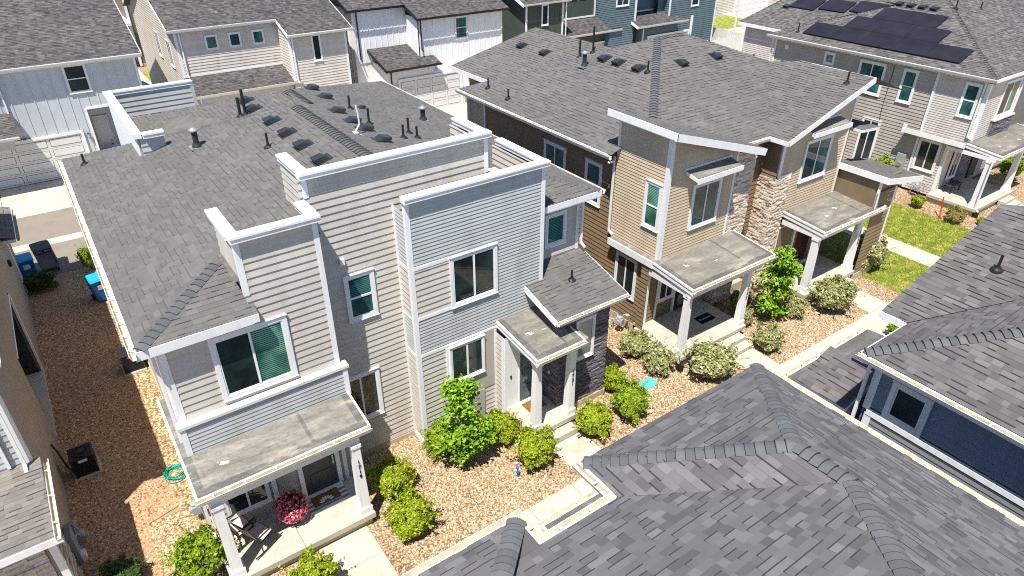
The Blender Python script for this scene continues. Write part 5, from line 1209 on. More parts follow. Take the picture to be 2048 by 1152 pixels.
f.beam((22.97, 43.7, 6.25), (22.97, 53, q3(53)), .05, .22); f.beam((18.77, 45.55, q3(45.55)), (18.77, 53, q3(53)), .05, .22); f.beam((20.07, 43.05, 3.29), (20.07, 46, 4.2), .05, .2); downspout(f, 19.5, 45.9, 3.5, 6.7); downspout(f, 23.35, 44.05, 4.0, 6.1); downspout(f, 20.55, 43.5, .1, 3.2); f.build('gutter', ['black', 'black'], H3)
pipe(rf3, (27.0, 48.0, q3(48)), .4)
text(H3, '1714', .2, (23.3, 43.54, 2.42), (1, 0, 0), (0, 0, 1)); lantern(H3, 'x', 43.56, -1, 26.7, 2.1); lantern(H3, 'x', 43.6, -1, 20.8, 1.9)
# 4: green
H4 = thing('rear_house', 'dark green board and batten house at the top middle', 'house', (36, 48, 0), GR2)
w = MB(); w.box(32.55, 36.1, YF + .06, 58, 0, 6.2); battens(w, 'x', YF, -1, 32.5, 36.1, 0, 6.3, .5); battens(w, 'y', 32.45, -1, YF, 58, 0, 8, 5.5); w.box(36.1, 41, 46.06, 58, 0, 7.5); battens(w, 'x', 46.0, -1, 36.1, 41.0, 3.2, 7.6, .5); w.box(36.1, 41.6, 44.8, 46, 0, 3.2); w.build('siding', 'bnb_green', H4)
t = MB(); t.box(32.4, 32.56, YF - .04, YF, .1, 6.2); t.box(35.95, 36.1, YF - .04, YF, .1, 6.2); t.box(36.15, 40.9, 45.95, 46, 4.3, 4.42); t.box(40.85, 41.02, 45.94, 46, 4.3, 7.3); t.box(41.5, 41.66, 44.72, 44.8, .1, 3.0); t.build('trim', 'white', H4)
window(H4, 'x', YF, -1, 33.93, 34.6, 4.55, 6.1, 'f', 'glass_plain', cw=.07)
for x in (37.2, 38.2, 39.2): window(H4, 'x', 46, -1, x, x + .7, 5.9, 6.9, 'f', 'glass', cw=.07)
window(H4, 'y', 32.45, -1, 47.8, 49.0, 3.0, 5.8, 'h', 'glass')
garage_door(H4, 37.2, 41.3, .03, 2.35, 44.8); lantern(H4, 'x', 44.8, -1, 41.15, 1.9, 'tag')
r = MB(); roofp(r, [(32.0, 43.8, 6.3), (36.5, 43.8, 6.3), (36.5, 52, 9.2), (32.0, 52, 9.2)]); roofp(r, [(35.9, 45.5, 7.7), (41.4, 45.5, 7.7), (41.4, 52, 9.9), (35.9, 52, 9.9)]); r.build('roof', 'roofBG', H4)
r = MB(); roofp(r, [(36.3, 44.1, 3.45), (42.4, 44.1, 3.45), (41.2, 46.0, 4.25), (36.1, 46.0, 4.25)]); r.build('garage_roof', 'roofBG', H4)
g = MB(); gutter(g, (32.0, 43.79, 6.3), (36.5, 43.79, 6.3), (0, -1, 0), 3); gutter(g, (36.6, 44.09, 3.45), (42.45, 44.09, 3.45), (0, -1, 0), 3); fascia(g, (36.6, 44.12, 3.44), (42.4, 44.12, 3.44), (0, -1, 0)); g.beam((31.98, 43.78, 6.3), (31.98, 52, 9.2), .04, .22); downspout(g, 36.2, 43.95, 3.5, 6.2); downspout(g, 41.7, 44.6, .1, 3.3); g.build('gutter', ['white', 'gutter_in'], H4)
# 5: blue
H5 = thing('rear_house', 'slate teal lap sided house with a small hooded garage roof, at the top edge', 'house', (47, 48, 0), GR2)
w = MB(); wall(w, 'x', YF, -1, rect(41.2, 43.9, 0, 7.5)); wall(w, 'x', YF + 1.2, -1, rect(43.9, 47.3, 3, 7.5)); wall(w, 'x', YF, -1, rect(48.1, 54.2, 0, 7.5)); wall(w, 'y', 48.1, -1, rect(YF, YF + 1.2, 3, 7.5)); wall(w, 'x', YF + .6, -1, rect(47.2, 48.1, 3.3, 7.5)); w.box(41.25, 54.1, YF + 1.3, 58, 0, 7.4); wall(w, 'y', 41.2, -1, rect(YF, 58, 0, 7.5)); wall(w, 'x', YF - .3, -1, rect(44.6, 49.0, 2.6, 3.5)); w.box(44.65, 48.95, YF - .25, YF + 1.2, 0, 3.4); w.box(48.1, 54.1, YF + .05, YF + 1.3, 0, 7.4); w.build('siding', 'blue_side', H5)
t = MB(); t.box(43.85, 44.05, YF - .04, YF, 3.5, 7.5); t.box(48.0, 48.2, YF - .04, YF, 3.8, 7.5); t.box(44.0, 47.3, YF + 1.14, YF + 1.2, 4.28, 4.4); t.box(54.1, 54.26, YF - .05, YF, 0, 7.5); t.box(51.0, 51.3, YF - .05, YF, 0, 3.6); t.build('trim', 'white', H5)
window(H5, 'x', YF, -1, 41.65, 43.1, 5.2, 6.8, 'v', 'glass_plain', cw=.08); window(H5, 'x', YF, -1, 50.8, 51.8, 4.4, 5.8, 'f', 'glass_plain', cw=.08)
garage_door(H5, 45.5, 50.5, .03, 2.4, YF - .3)
r = MB(); roofp(r, [(43.6, 43.3, 3.55), (49.6, 43.3, 3.55), (47.6, YF + 1.2, 4.3), (43.6, YF + 1.2, 4.3)]); r.build('garage_roof', 'roofBG', H5)
r = MB(); roofp(r, [(40.8, 43.8, 7.6), (54.6, 43.8, 7.6), (54.6, 52, 10), (40.8, 52, 10)]); r.build('roof', 'roofBG', H5)
g = MB(); gutter(g, (43.6, 43.29, 3.55), (49.7, 43.29, 3.55), (0, -1, 0), 3); g.beam((43.58, 43.28, 3.55), (43.58, YF + 1.2, 4.3), .05, .2); fascia(g, (43.6, 43.32, 3.54), (49.6, 43.32, 3.54), (0, -1, 0)); downspout(g, 44.75, 43.8, .1, 3.4); g.build('gutter', ['white', 'gutter_in'], H5)
text(H5, '1704', .2, (48.4, YF - .345, 2.55), (1, 0, 0), (0, 0, 1)); lantern(H5, 'x', YF, -1, 50.95, 2.2, 'tag')
# 6: far garage block
H6 = thing('rear_house', 'distant pale house with a white garage door and orange wooden gate, at the top edge', 'house', (78, 60, 0), GR2)
w = MB(); wall(w, 'x', 56.6, -1, rect(66, 90, 0, 6.0)); w.box(66, 90, 56.7, 70, 0, 6); w.build('siding', 'beige_side', H6)
garage_door(H6, 73, 79.2, .03, 2.6, 56.6, 'bnb_white')
k = MB()
for i in range(8): k.box(80.2, 84.6, 55.0, 55.06, .15 + i * .26, .37 + i * .26)
k.box(80.1, 80.25, 54.95, 55.1, 0, 2.4); k.box(82.3, 82.4, 54.9, 55.0, 0, 2.4); k.build('gate', 'orange', H6)
r = MB(); roofp(r, [(65, 56, 6.0), (91, 56, 6.0), (91, 64, 9), (65, 64, 9)]); r.build('roof', 'roofBG', H6)
H7 = thing('rear_house', 'distant house seen only by its brown roof at the top right corner', 'house', (70, 30, 0), GR2)
w = MB(); wall(w, 'y', 59, -1, rect(14, 36, 0, 5.6)); w.box(59.1, 75, 14, 36, 0, 5.6); w.build('siding', 's_wide', H7)
r = MB(); roofp(r, [(58.6, 13.5, 5.8), (58.6, 36.5, 5.8), (67, 30, 8.6), (67, 20, 8.6)]); r.build('roof', 'roofS', H7)
# white vinyl fence by the gap
F = thing('vinyl_fence', 'white vinyl privacy fence in front of the far lawn', 'fence', (57, 46, 0))
k = MB(); y = 42.2
k2 = MB()
while y < 49.5:
    k.box(56.35, 56.39, y + .07, y + 1.75, .08, 1.75); k2.box(56.3, 56.44, y - .06, y + .06, 0, 1.9); y += 1.82
k.build('panel', 'fence_w', F); k2.build('post', 'fence_w', F)
k = MB(); x = 51.5
while x < 56.2: k.box(x, x + 1.5, 42.3, 42.34, .1, 1.6); k.box(x - .08, x, 42.26, 42.38, 0, 1.75); x += 1.6
k.build('return_panel', 'fence_w', F)
P_ = thing('sign_post', 'tall white post standing by the far lawn', 'post', (60.5, 46.5, 0)); k = MB(); k.box(60.43, 60.57, 46.43, 46.57, 0, 4.0); k.lathe((60.5, 46.5, 4.0), [(.08, 0), (.1, .05), (.02, .12)], 8); k.build('pole', 'white', P_)
# =================================================================== ground
def sheet(name, x0, x1, y0, y1, z, m, kind='structure', mb=None):
    b = MB(); b.poly([(x0, y0, z), (x1, y0, z), (x1, y1, z), (x0, y1, z)]); return b.build(name, m, None, kind=kind)
sheet('ground', -300, 400, -200, 600, -.02, 'soil')
sheet('front_gravel_bed', -8, 37, 10.15, 15, 0.0, 'gravel'); sheet('near_gravel_bed', -8, 40, 4, 8.93, 0.0, 'gravel')
sheet('side_gravel_strip', -0.1, .6, 15.6, 32.1, 0.004, 'gravel_y'); sheet('side_gravel_patch', -1.05, -.1, 29.6, 32.1, 0.006, 'gravel_y'); sheet('corner_gravel_bed', -.95, .7, 10.16, 15.6, 0.004, 'gravel_y')
sheet('right_side_ground', 12.7, 16.2, 15, 32.1, 0.001, 'gravel_y'); sheet('lawn_side_gravel_bed', 35.4, 45, 10.16, 30, .003, 'gravel')
b = MB(); b.poly([(-2.7, 10.2, .006), (-.95, 10.2, .006), (-.95, 15.6, .006), (-.1, 15.8, .006), (-.1, 28.8, .006), (-.45, 29.6, .006), (-1.05, 29.6, .006), (-1.05, 32.12, .006), (-2.7, 32.14, .006)]); b.build('mulch_bed', 'mulch', None, kind='structure')
b = MB(); b.bbox(-4.2, -2.55, 20.76, 24.8, -.01, .05, .01); b.build('side_entry_pad', 'concrete_g', None, kind='structure')
b = MB(); 
xs = -9.0
while xs < 46: b.bbox(xs + .006, xs + 1.514, 8.93, 10.15, -.02, .03, .008); xs += 1.52
b.build('sidewalk', 'concrete', None, kind='structure')
def walk(name, x0, x1, y0, y1, n):
    b = MB(); d = (y1 - y0) / n
    for i in range(n): b.bbox(x0, x1, y0 + d * i + .005, y0 + d * (i + 1) - .005, -.02, .032, .008)
    b.build(name, 'concrete', None, kind='structure')
walk('front_walk', 2.5, 3.85, 10.16, 12.24, 2); walk('front_walk', 9.65, 10.85, 10.16, 11.63, 1); walk('front_walk', 17.65, 18.78, 10.16, 11.35, 1); walk('front_walk', 24.5, 25.75, 10.16, 11.33, 1); walk('front_walk', 39.4, 40.6, 10.16, 11.33, 1)
b = MB()
for i in range(6): b.bbox(30.1, 31.35, 10.16 + i * 1.5, 10.16 + i * 1.5 + 1.49, -.02, .03, .008)
b.build('cross_walk', 'concrete', None, kind='structure')
sheet('alley', -60, 75, 36.1, 39.5, 0.0, 'asphalt'); sheet('near_apron', -60, 75, 32.15, 35.4, 0.0, 'asphalt')
b = MB(); xs = -30
while xs < 70: b.bbox(xs, xs + 2.98, 35.4, 36.08, -.02, .012, .006); b.bbox(xs, xs + 2.98, 39.52, 41.9, -.02, .012, .006); b.bbox(xs, xs + 2.98, 41.92, 44.2, -.02, .012, .006); xs += 3.0
b.build('driveway', 'concrete', None, kind='structure')
sheet('rear_walk', 5.5, 8.3, 44.2, 72, .004, 'concrete'); sheet('rear_gravel', 8.35, 14, 66.8, 69, .004, 'gravel'); sheet('rear_lawn', 8.35, 14.0, 63.1, 66.8, .004, 'lawn')
sheet('front_lawn', 26.9, 30.08, 10.17, 16, .012, 'lawn'); sheet('front_lawn', 31.37, 35.4, 10.17, 17.5, .012, 'lawn'); sheet('far_lawn', 62, 74, 50.5, 55.5, .004, 'lawn'); sheet('far_drive', 60, 90, 46, 50.4, .002, 'concrete'); sheet('far_walk', 70.7, 90, 50.5, 56.6, .006, 'concrete')
# =================================================================== plants
def shrub_mesh(name, m, n, rx, rz, leaf, seed, clumps=26, m2='twigs', bumpy=.38, elong=1.6):
    rng = random.Random(seed); mb = MB()
    cl = []
    for _ in range(int(clumps * .8)):
        while True:
            d = V((rng.gauss(0, 1), rng.gauss(0, 1), rng.gauss(0, 1)))
            if d.length > .1: break
        d.normalize()
        if d.z < -.45: d.z = -d.z
        cl.append((d, rng.uniform(.86, 1.0 + bumpy), rng.uniform(.28, .5)))
    for i in range(n):
        d = V((rng.gauss(0, 1), rng.gauss(0, 1), rng.gauss(0, 1))).normalized()
        if d.z < -.55: d.z *= -1
        R_ = .80
        for c, rr, sp in cl:
            k = (d - c).length
            if k < sp: R_ = max(R_, rr * (1 - .45 * (k / sp) ** 2))
        f = R_ * (1 - abs(rng.gauss(0, .13)))
        p = V((d.x * rx * f, d.y * rx * f, rz * .95 + d.z * rz * f))
        if p.z < .02: p.z = .02 + rng.random() * .1
        nn = (d * .8 + V((rng.gauss(0, .5), rng.gauss(0, .5), rng.gauss(0, .5) + .35))).normalized()
        t = nn.cross(V((rng.gauss(0, 1), rng.gauss(0, 1), rng.gauss(0, 1)))).normalized(); b = nn.cross(t)
        s_ = leaf * rng.uniform(.7, 1.3)
        mb.poly([p - t * s_ * elong * .5, p - b * s_ * .4 + nn * s_ * .12, p + t * s_ * elong * .5, p + b * s_ * .4 + nn * s_ * .12], 0)
    for i in range(26):
        d = V((rng.gauss(0, 1), rng.gauss(0, 1), abs(rng.gauss(.3, .8)))).normalized(); e0 = V((d.x * rx * .8, d.y * rx * .8, rz * .95 + d.z * rz * .8)); ln = rng.uniform(.12, .34) * rx / .5
        mb.tube(e0, e0 + d * ln, .006, .003, 4, 1)
        for q in range(9):
            p = e0 + d * (ln * (q + 1) / 9) + V((rng.gauss(0, .018), rng.gauss(0, .018), rng.gauss(0, .018))); nn = V((rng.gauss(0, .6), rng.gauss(0, .6), 1)).normalized(); t = nn.cross(d + V((rng.gauss(0, .6), rng.gauss(0, .6), 0))).normalized(); b = nn.cross(t); s_ = leaf * rng.uniform(.7, 1.15)
            mb.poly([p - t * s_ * elong * .5, p - b * s_ * .4, p + t * s_ * elong * .5, p + b * s_ * .4], 0)
    for i in range(16):
        a = rng.uniform(0, 6.28); r_ = rng.uniform(.3, .8); mb.tube((0, 0, 0), (rx * r_ * math.cos(a), rx * r_ * math.sin(a), rz * rng.uniform(.8, 1.6)), .012, .004, 4, 1)
    return mb.build(name, [m, m2])
def hide_src(o): bpy.data.objects.remove(o)
class Proto:
    def __init__(s, data): s.data = data
def proto(*a, **k):
    o = shrub_mesh(*a, **k); d = o.data; bpy.data.objects.remove(o); return Proto(d)
LIME = [proto('lime_shrub', 'boxwood', 5200, .5, .46, .048, 3), proto('lime_shrub', 'boxwood', 5200, .5, .46, .048, 8), proto('lime_shrub', 'boxwood2', 4600, .5, .46, .05, 5)]
VAR = [proto('variegated_shrub', 'varieg', 4200, .55, .42, .052, 21, clumps=40, bumpy=.32), proto('variegated_shrub', 'varieg', 4200, .55, .42, .052, 27, clumps=40, bumpy=.36)]
DARK = proto('dark_shrub', 'darkleaf', 2200, .5, .45, .07, 31, elong=3.0, bumpy=.4); DRY = proto('yellow_shrub', 'dryleaf', 3600, .5, .42, .05, 37); LEAFY = proto('leafy_shrub', 'boxwood2', 420, .5, .7, .17, 41, bumpy=.4)
g1 = 'lime green rounded shrubs'; g2 = 'pale variegated shrubs'
k = 0
for (x, y, r, h, v, lab) in (
        (4.95, 12.75, .60, .60, 0, 'lime green shrub right of the left porch post, half in the porch shade'),
        (4.72, 11.3, .62, .62, 1, 'round lime green shrub nearest the sidewalk, right of the left front walk'),
        (-.05, 13.1, .66, .72, 2, 'large lime green shrub left of the left porch, in front of the gas meter'),
        (2.0, 11.05, .62, .52, 0, 'lime green shrub cut by the bottom edge, left of the front walk'),
        (6.85, 13.35, .50, .58, 2, 'lime green shrub half hidden behind the bright young tree by the grey house'),
        (8.6, 12.7, .56, .56, 1, 'lime green shrub between the young tree and the 1721 entry step'),
        (8.88, 11.4, .60, .62, 0, 'round lime green shrub left of the 1721 front walk, beside a blue marker'),
        (11.1, 11.4, .60, .58, 1, 'lime green shrub just right of the 1721 front walk'),
        (12.6, 11.35, .60, .62, 2, 'dense lime green shrub between the 1721 walk and the teal valve lid'),
        (12.95, 12.55, .40, .52, 0, 'small upright lime green shrub against the charcoal stone corner'),
        (-.15, 31.7, .38, .60, 2, 'leafy green shrub by the rear corner of the grey house near the blue bin'),
        (43.7, 13.3, .62, .7, 2, 'bright green shrub by the right post of the solar house porch')):
    inst(LIME[v], 'lime_shrub', (x, y, 0), k * 1.7, lab, 'shrub', g1, (r / .5, r / .5 * (1 + .06 * math.sin(k * 2.3)), h / .46)); k += 1
for (x, y, r, h, v, lab) in (
        (15.0, 13.6, .56, .46, 0, 'pale variegated shrub left of the tan porch, the farther of two touching'),
        (15.05, 12.5, .58, .50, 1, 'pale variegated shrub left of the tan porch, by its downspout'),
        (16.3, 11.2, .85, .62, 0, 'wide pale variegated shrub in front of the tan porch, left of its steps'),
        (19.2, 11.05, .60, .48, 1, 'pale variegated shrub alone in the gravel right of the tan porch steps'),
        (23.4, 11.2, .80, .72, 0, 'tallest pale variegated shrub, left of the second tan porch walk'),
        (27.7, 12.3, .85, .80, 1, 'pale variegated shrub at the right end of the tan house by the lawn'),
        (21.9, 11.9, .48, .42, 1, 'small pale variegated shrub behind the young tree of the tan house'),
        (20.3, 13.2, .45, .50, 0, 'shaded variegated shrub between the first tan porch and the stone column'),
        (19.75, 12.5, .34, .40, 1, 'small variegated shrub behind the 1723 porch post')):
    inst(VAR[v], 'variegated_shrub', (x, y, 0), k * 1.3, lab, 'shrub', g2, (r / .55, r / .55 * .95, h / .42)); k += 1
inst(DARK, 'dark_shrub', (-2.1, 31.0, 0), 0, 'dark spiky shrub by the rear corner of the taupe left house', 'shrub', None, (1.1, 1.1, .8)); inst(DARK, 'dark_shrub', (-1.75, 13.95, 0), 2, 'dark shaded shrub in the mulch at the bottom left', 'shrub', None, (1.1, 1.0, .7))
inst(LIME[0], 'small_round_shrub', (35.75, 14.3, 0), 1, 'small round green shrub between the lawn and the solar house gas meter', 'shrub', None, (.72, .72, .75)); inst(DRY, 'yellow_shrub', (35.55, 12.35, 0), 0, 'yellowing round shrub beside the red stake', 'shrub', None, (.9, .9, .95)); inst(LIME[1], 'small_round_shrub', (36.3, 11.4, 0), 1, 'tiny green shrub at the foot of the solar house porch', 'shrub', None, (.45, .45, .45))
inst(LEAFY, 'leafy_shrub', (37.0, 17.2, 0), 0, 'tall large leaved shrub against the solar house side wall', 'shrub', None, (1.1, .9, 1.15)); inst(LEAFY, 'leafy_shrub', (23.6, 8.75, 0), 1, 'small leafy plant beside the near sidewalk edge, at the slate blue house', 'shrub', None, (.5, .5, .5))
inst(LIME[2], 'small_round_shrub', (10.3, 67.6, 0), 0, 'small shrub in the far gap between the rear houses', 'shrub', None, (.8, .8, .8))
# young trees
def tree(x, y, h, r, seed, lab, lean=(0, 0)):
    rng = random.Random(seed)
    T = thing('young_tree', lab, 'tree', (x, y, 0), 'bright green young columnar trees')
    tk = MB(); top = V((x + lean[0], y + lean[1], h * .93)); pts = [V((x, y, 0)), V((x + .03, y, h * .25)), V((x + lean[0] * .4, y + lean[1] * .4, h * .55)), top]
    rad = [.045, .036, .026, .008]
    for i in range(3): tk.tube(pts[i], pts[i + 1], rad[i], rad[i + 1], 7)
    def along(t):
        t *= 3; i = min(2, int(t)); return pts[i].lerp(pts[i + 1], t - i)
    ends = []
    for i in range(38):
        t = rng.uniform(.14, .99); p = along(t); a = i * 2.4 + rng.uniform(-.4, .4); prof = (math.sin(min(1, max(0, (t - .05)) / .38) * 1.57) * (1 - max(0, t - .42) / .58 * .6))
        ln = r * prof * rng.uniform(.65, 1.15); e = p + V((math.cos(a) * ln, math.sin(a) * ln, rng.uniform(.1, .4) * h * .22)); tk.tube(p, e, .012, .004, 4); ends.append((p, e, ln))
    tk.build('trunk', 'bark', T)
    lf = MB()
    for p, e, ln in ends:
        for c in range(5):
            q = p.lerp(e, .35 + .65 * (c / 4)); n = 26
            for _ in range(n):
                o = V((rng.gauss(0, 1), rng.gauss(0, 1), rng.gauss(0, .8))) * .105 + q
                nn = V((rng.gauss(0, .6), rng.gauss(0, .6), 1)).normalized(); t_ = nn.cross(V((rng.gauss(0, 1), rng.gauss(0, 1), .2))).normalized(); b_ = nn.cross(t_); s_ = rng.uniform(.045, .085)
                lf.poly([o - t_ * s_, o - t_ * s_ * .2 - b_ * s_ * .62 + nn * s_ * .15, o + t_ * s_ * 1.05 - nn * s_ * .2, o - t_ * s_ * .2 + b_ * s_ * .62 + nn * s_ * .15])
    lf.build('crown', 'treeleaf', T)
tree(7.2, 12.6, 3.05, .74, 4, 'bright green young tree in front of the light grey house, its top split in two', (.05, .1)); tree(20.9, 12.2, 3.3, .78, 9, 'bright green young tree between the two porches of the tan house', (.35, .1))
# =================================================================== porch things
def rocker(x, y, rz, lab):
    T = thing('rocking_chair', lab, 'chair', (0, 0, 0), 'rocking chairs on the left porch')
    f = MB()
    for sx in (-.29, .29):
        pts = [V((sx, -.45 + i * .12, .035 + .05 * ((i - 3.6) / 3.6) ** 2)) for i in range(8)]; f.path(pts, .018, 6)
        f.tube((sx, .22, .05), (sx, .2, .58), .017); f.tube((sx, -.2, .05), (sx, -.2, .42), .017); f.tube((sx, .24, .58), (sx, -.3, .6), .02); f.tube((sx * .95, -.18, .38), (sx * .95, -.42, 1.05), .018); f.tube((sx * .95, .22, .43), (sx * .95, -.2, .37), .017)
    f.tube((-.28, -.42, 1.05), (.28, -.42, 1.05), .018); f.tube((-.28, .22, .43), (.28, .22, .43), .016); f.tube((-.28, -.3, .72), (.28, -.3, .72), .012); f.build('frame', 'frame_br', T)
    s_ = MB(); s_.hexa([(-.26, -.17, .375), (.26, -.17, .375), (.26, .23, .435), (-.26, .23, .435), (-.26, -.17, .385), (.26, -.17, .385), (.26, .23, .445), (-.26, .23, .445)]); s_.build('seat', 'sling', T)
    s_ = MB(); s_.hexa([(-.26, -.19, .40), (.26, -.19, .40), (.26, -.175, .40), (-.26, -.175, .40), (-.26, -.42, 1.03), (.26, -.42, 1.03), (.26, -.405, 1.03), (-.26, -.405, 1.03)]); s_.build('backrest', 'sling', T)
    T.location = (x, y, .455); T.rotation_euler = (0, 0, rz)
    return T
rk = rocker(1.32, 12.86, R(-62), 'rocking chair with pale sling seat, the nearer of two on the left porch')
copy_thing(rk, (1.0, 13.32, .455), R(-75), 'rocking chair with pale sling seat, half hidden under the left porch roof', 'rocking chairs on the left porch')
T = thing('flower_pot', 'pot of red and pink flowers on the left porch', 'potted plant', (2.27, 13.05, .45))
k = MB(); k.lathe((2.27, 13.05, .45), [(.14, 0), (.2, .28), (.22, .3), (.19, .3), (.17, .26)], 14); k.build('pot', 'terracotta', T)
rng = random.Random(5); k = MB(); k2 = MB()
for i in range(2600):
    d = V((rng.gauss(0, 1), rng.gauss(0, 1), rng.gauss(0, 1))).normalized(); f = rng.uniform(.55, 1.0); p = V((2.27 + d.x * .42 * f, 13.05 + d.y * .42 * f, .98 + d.z * .42 * f)); nn = (d + V((rng.gauss(0, .5), rng.gauss(0, .5), rng.gauss(0, .5)))).normalized(); t_ = nn.cross(V((rng.gauss(0, 1), 1, rng.gauss(0, 1)))).normalized(); b_ = nn.cross(t_)
    low = f > .72 and rng.random() < (.9 if d.z < .3 else .5)
    s_ = .042 if low else .05; (k if low else k2).poly([p - t_ * s_, p - b_ * s_ * .7, p + t_ * s_, p + b_ * s_ * .7])
k.build('flowers', 'redleaf', T); k2.build('foliage', 'redfol', T)
k = MB(); rug = MB()
x0, x1, y0, y1 = 2.68, 3.80, 12.96, 13.5
n_x, n_y = 14, 7
for i in range(n_x):
    for j in range(n_y):
        a = (i % 2 == 0) + (j % 2 == 0); xa = x0 + (x1 - x0) * i / n_x; ya = y0 + (y1 - y0) * j / n_y
        rug.box(xa, xa + (x1 - x0) / n_x, ya, ya + (y1 - y0) / n_y, .453, .459, 1 if j % 2 == 0 and True else 0)
tag(rug.build('porch_rug', ['rug_g', 'rug_w']), 'white and grey green striped rug under the coir mat on the left porch', 'rug')
T = thing('doormat', 'brown coir doormat with a white daisy print on the striped rug', 'doormat', (3.23, 13.34, .46))
k = MB(); k.box(2.86, 3.6, 13.13, 13.56, .46, .472); k.build('mat', 'coir', T)
k = MB()
for i in range(7):
    a = R(15 + i * 25); c = V((3.22, 13.17, .4735)); d = V((math.cos(a), math.sin(a), 0)); s_ = V((-d.y, d.x, 0)); p = [c + d * .06, c + d * .12 + s_ * .032, c + d * .19 + s_ * .026, c + d * .215, c + d * .19 - s_ * .026, c + d * .12 - s_ * .032]
    if (c + d * .215).y > 13.13: k.poly(p)
k.build('daisy_print', 'petal', T)
T = thing('doormat', 'black doormat with the word Welcome by the tan house door', 'doormat', (18.2, 13.2, .52)); k = MB(); k.box(17.86, 18.6, 12.98, 13.42, .524, .534); k.build('mat', 'mat_black', T)
text(T, 'Welcome', .15, (18.22, 13.2, .5345), (1, 0, 0), (0, 1, 0), 'wtext', .002, 'lettering')
T = thing('doormat', 'brown doormat at the 1721 entry', 'doormat', (10.1, 13.1, .45)); k = MB(); k.box(9.76, 10.44, 12.86, 13.3, .454, .466); k.build('mat', 'coir', T); k = MB()
for a in (-.06, .06): k.box(10.1 + a - .008, 10.1 + a + .008, 13.0, 13.15, .4662, .4672)
k.box(10.04, 10.16, 13.07, 13.085, .4662, .4672); k.build('monogram', 'mat_brown', T)
T = thing('doormat', 'plain brown doormat on the second tan porch', 'doormat', (24.75, 13.4, .52)); k = MB(); k.bbox(24.4, 25.1, 13.2, 13.6, .524, .54); k.build('mat', 'mat_brown', T)
T = thing('bench', 'dark bench on the solar house porch', 'bench', (38.3, 13.9, .45)); k = MB(); k.box(37.75, 38.75, 13.7, 14.1, .86, .9); k.build('seat', 'door_dark', T)
for (x, y) in ((37.8, 13.74), (38.7, 13.74), (37.8, 14.06), (38.7, 14.06)): k = MB(); k.box(x - .025, x + .025, y - .025, y + .025, .45, .86); k.build('leg', 'black', T)
T = thing('outdoor_chair', 'dark folded lawn chair in front of the tall window of the solar house', 'chair', (37.1, 18.6, 0)); k = MB()
for i in range(9): k.tube((37.1, 18.15 + i * .1, .2), (37.25, 18.15 + i * .1, .95), .012)
k.tube((37.25, 18.1, .95), (37.25, 19.0, .95), .02); k.tube((37.1, 18.1, .2), (37.1, 19.0, .2), .02); k.build('backrest', 'black', T); k = MB(); k.box(36.85, 37.1, 18.1, 19.0, .38, .42); 
for y in (18.12, 18.98): k.tube((36.88, y, 0), (36.88, y, .4), .018); k.tube((37.2, y, 0), (37.1, y, .4), .018)
k.build('seat', 'black', T)
# =================================================================== yard equipment
def ac(x, y, s_, h, lab, red=True):
    T = thing('air_conditioner', lab, 'AC unit', (x, y, 0)); k = MB()
    k.bbox(x - s_ / 2 - .06, x + s_ / 2 + .06, y - s_ / 2 - .06, y + s_ / 2 + .06, -.02, .07); k.build('pad', 'concrete_g', T)
    k = MB(); k.box(x - s_ / 2 + .015, x + s_ / 2 - .015, y - s_ / 2 + .015, y + s_ / 2 - .015, .07, h - .05)
    for i in range(11):
        z = .12 + i * (h - .22) / 11; k.box(x - s_ / 2, x + s_ / 2, y - s_ / 2, y + s_ / 2, z, z + .03)
    for sx in (-1, 1):
        for sy in (-1, 1): k.box(x + sx * (s_ / 2 - .03) - .035, x + sx * (s_ / 2 - .03) + .035, y + sy * (s_ / 2 - .03) - .035, y + sy * (s_ / 2 - .03) + .035, .07, h - .04)
    k.bbox(x - s_ / 2 - .01, x + s_ / 2 + .01, y - s_ / 2 - .01, y + s_ / 2 + .01, h - .05, h, .012); k.build('housing', 'blackplastic', T)
    k = MB(); k.lathe((x, y, h), [(s_ * .40, 0), (s_ * .40, .02), (s_ * .36, .025), (s_ * .35, .006)], 20); 
    for i in range(16):
        a = i * math.pi / 8; k.beam((x + .08 * math.cos(a), y + .08 * math.sin(a), h + .03), (x + s_ * .37 * math.cos(a), y + s_ * .37 * math.sin(a), h + .026), .012, .008)
    k.lathe((x, y, h), [(.09, 0), (.09, .035), (.07, .04)], 12); k.build('fan_grille', 'ventgrey', T)
    k = MB(); k.box(x - .1, x + .12, y - s_ / 2 - .012, y - s_ / 2 - .002, h - .16, h - .07); k.build('badge', 'redtag' if red else 'tag', T)
    return T
ac(.05, 23.1, .60, .8, 'black air conditioner with a red badge under the left eave of the grey house'); T = ac(-1.97, 18.7, .58, .74, 'black air conditioner in the mulch beside the taupe left wall', False)
k = MB(); k.path([(-2.58, 19.3, .9), (-2.5, 19.2, .6), (-2.4, 18.9, .2), (-2.3, 18.6, .3)], .025); k.build('refrigerant_line', 'black', T)
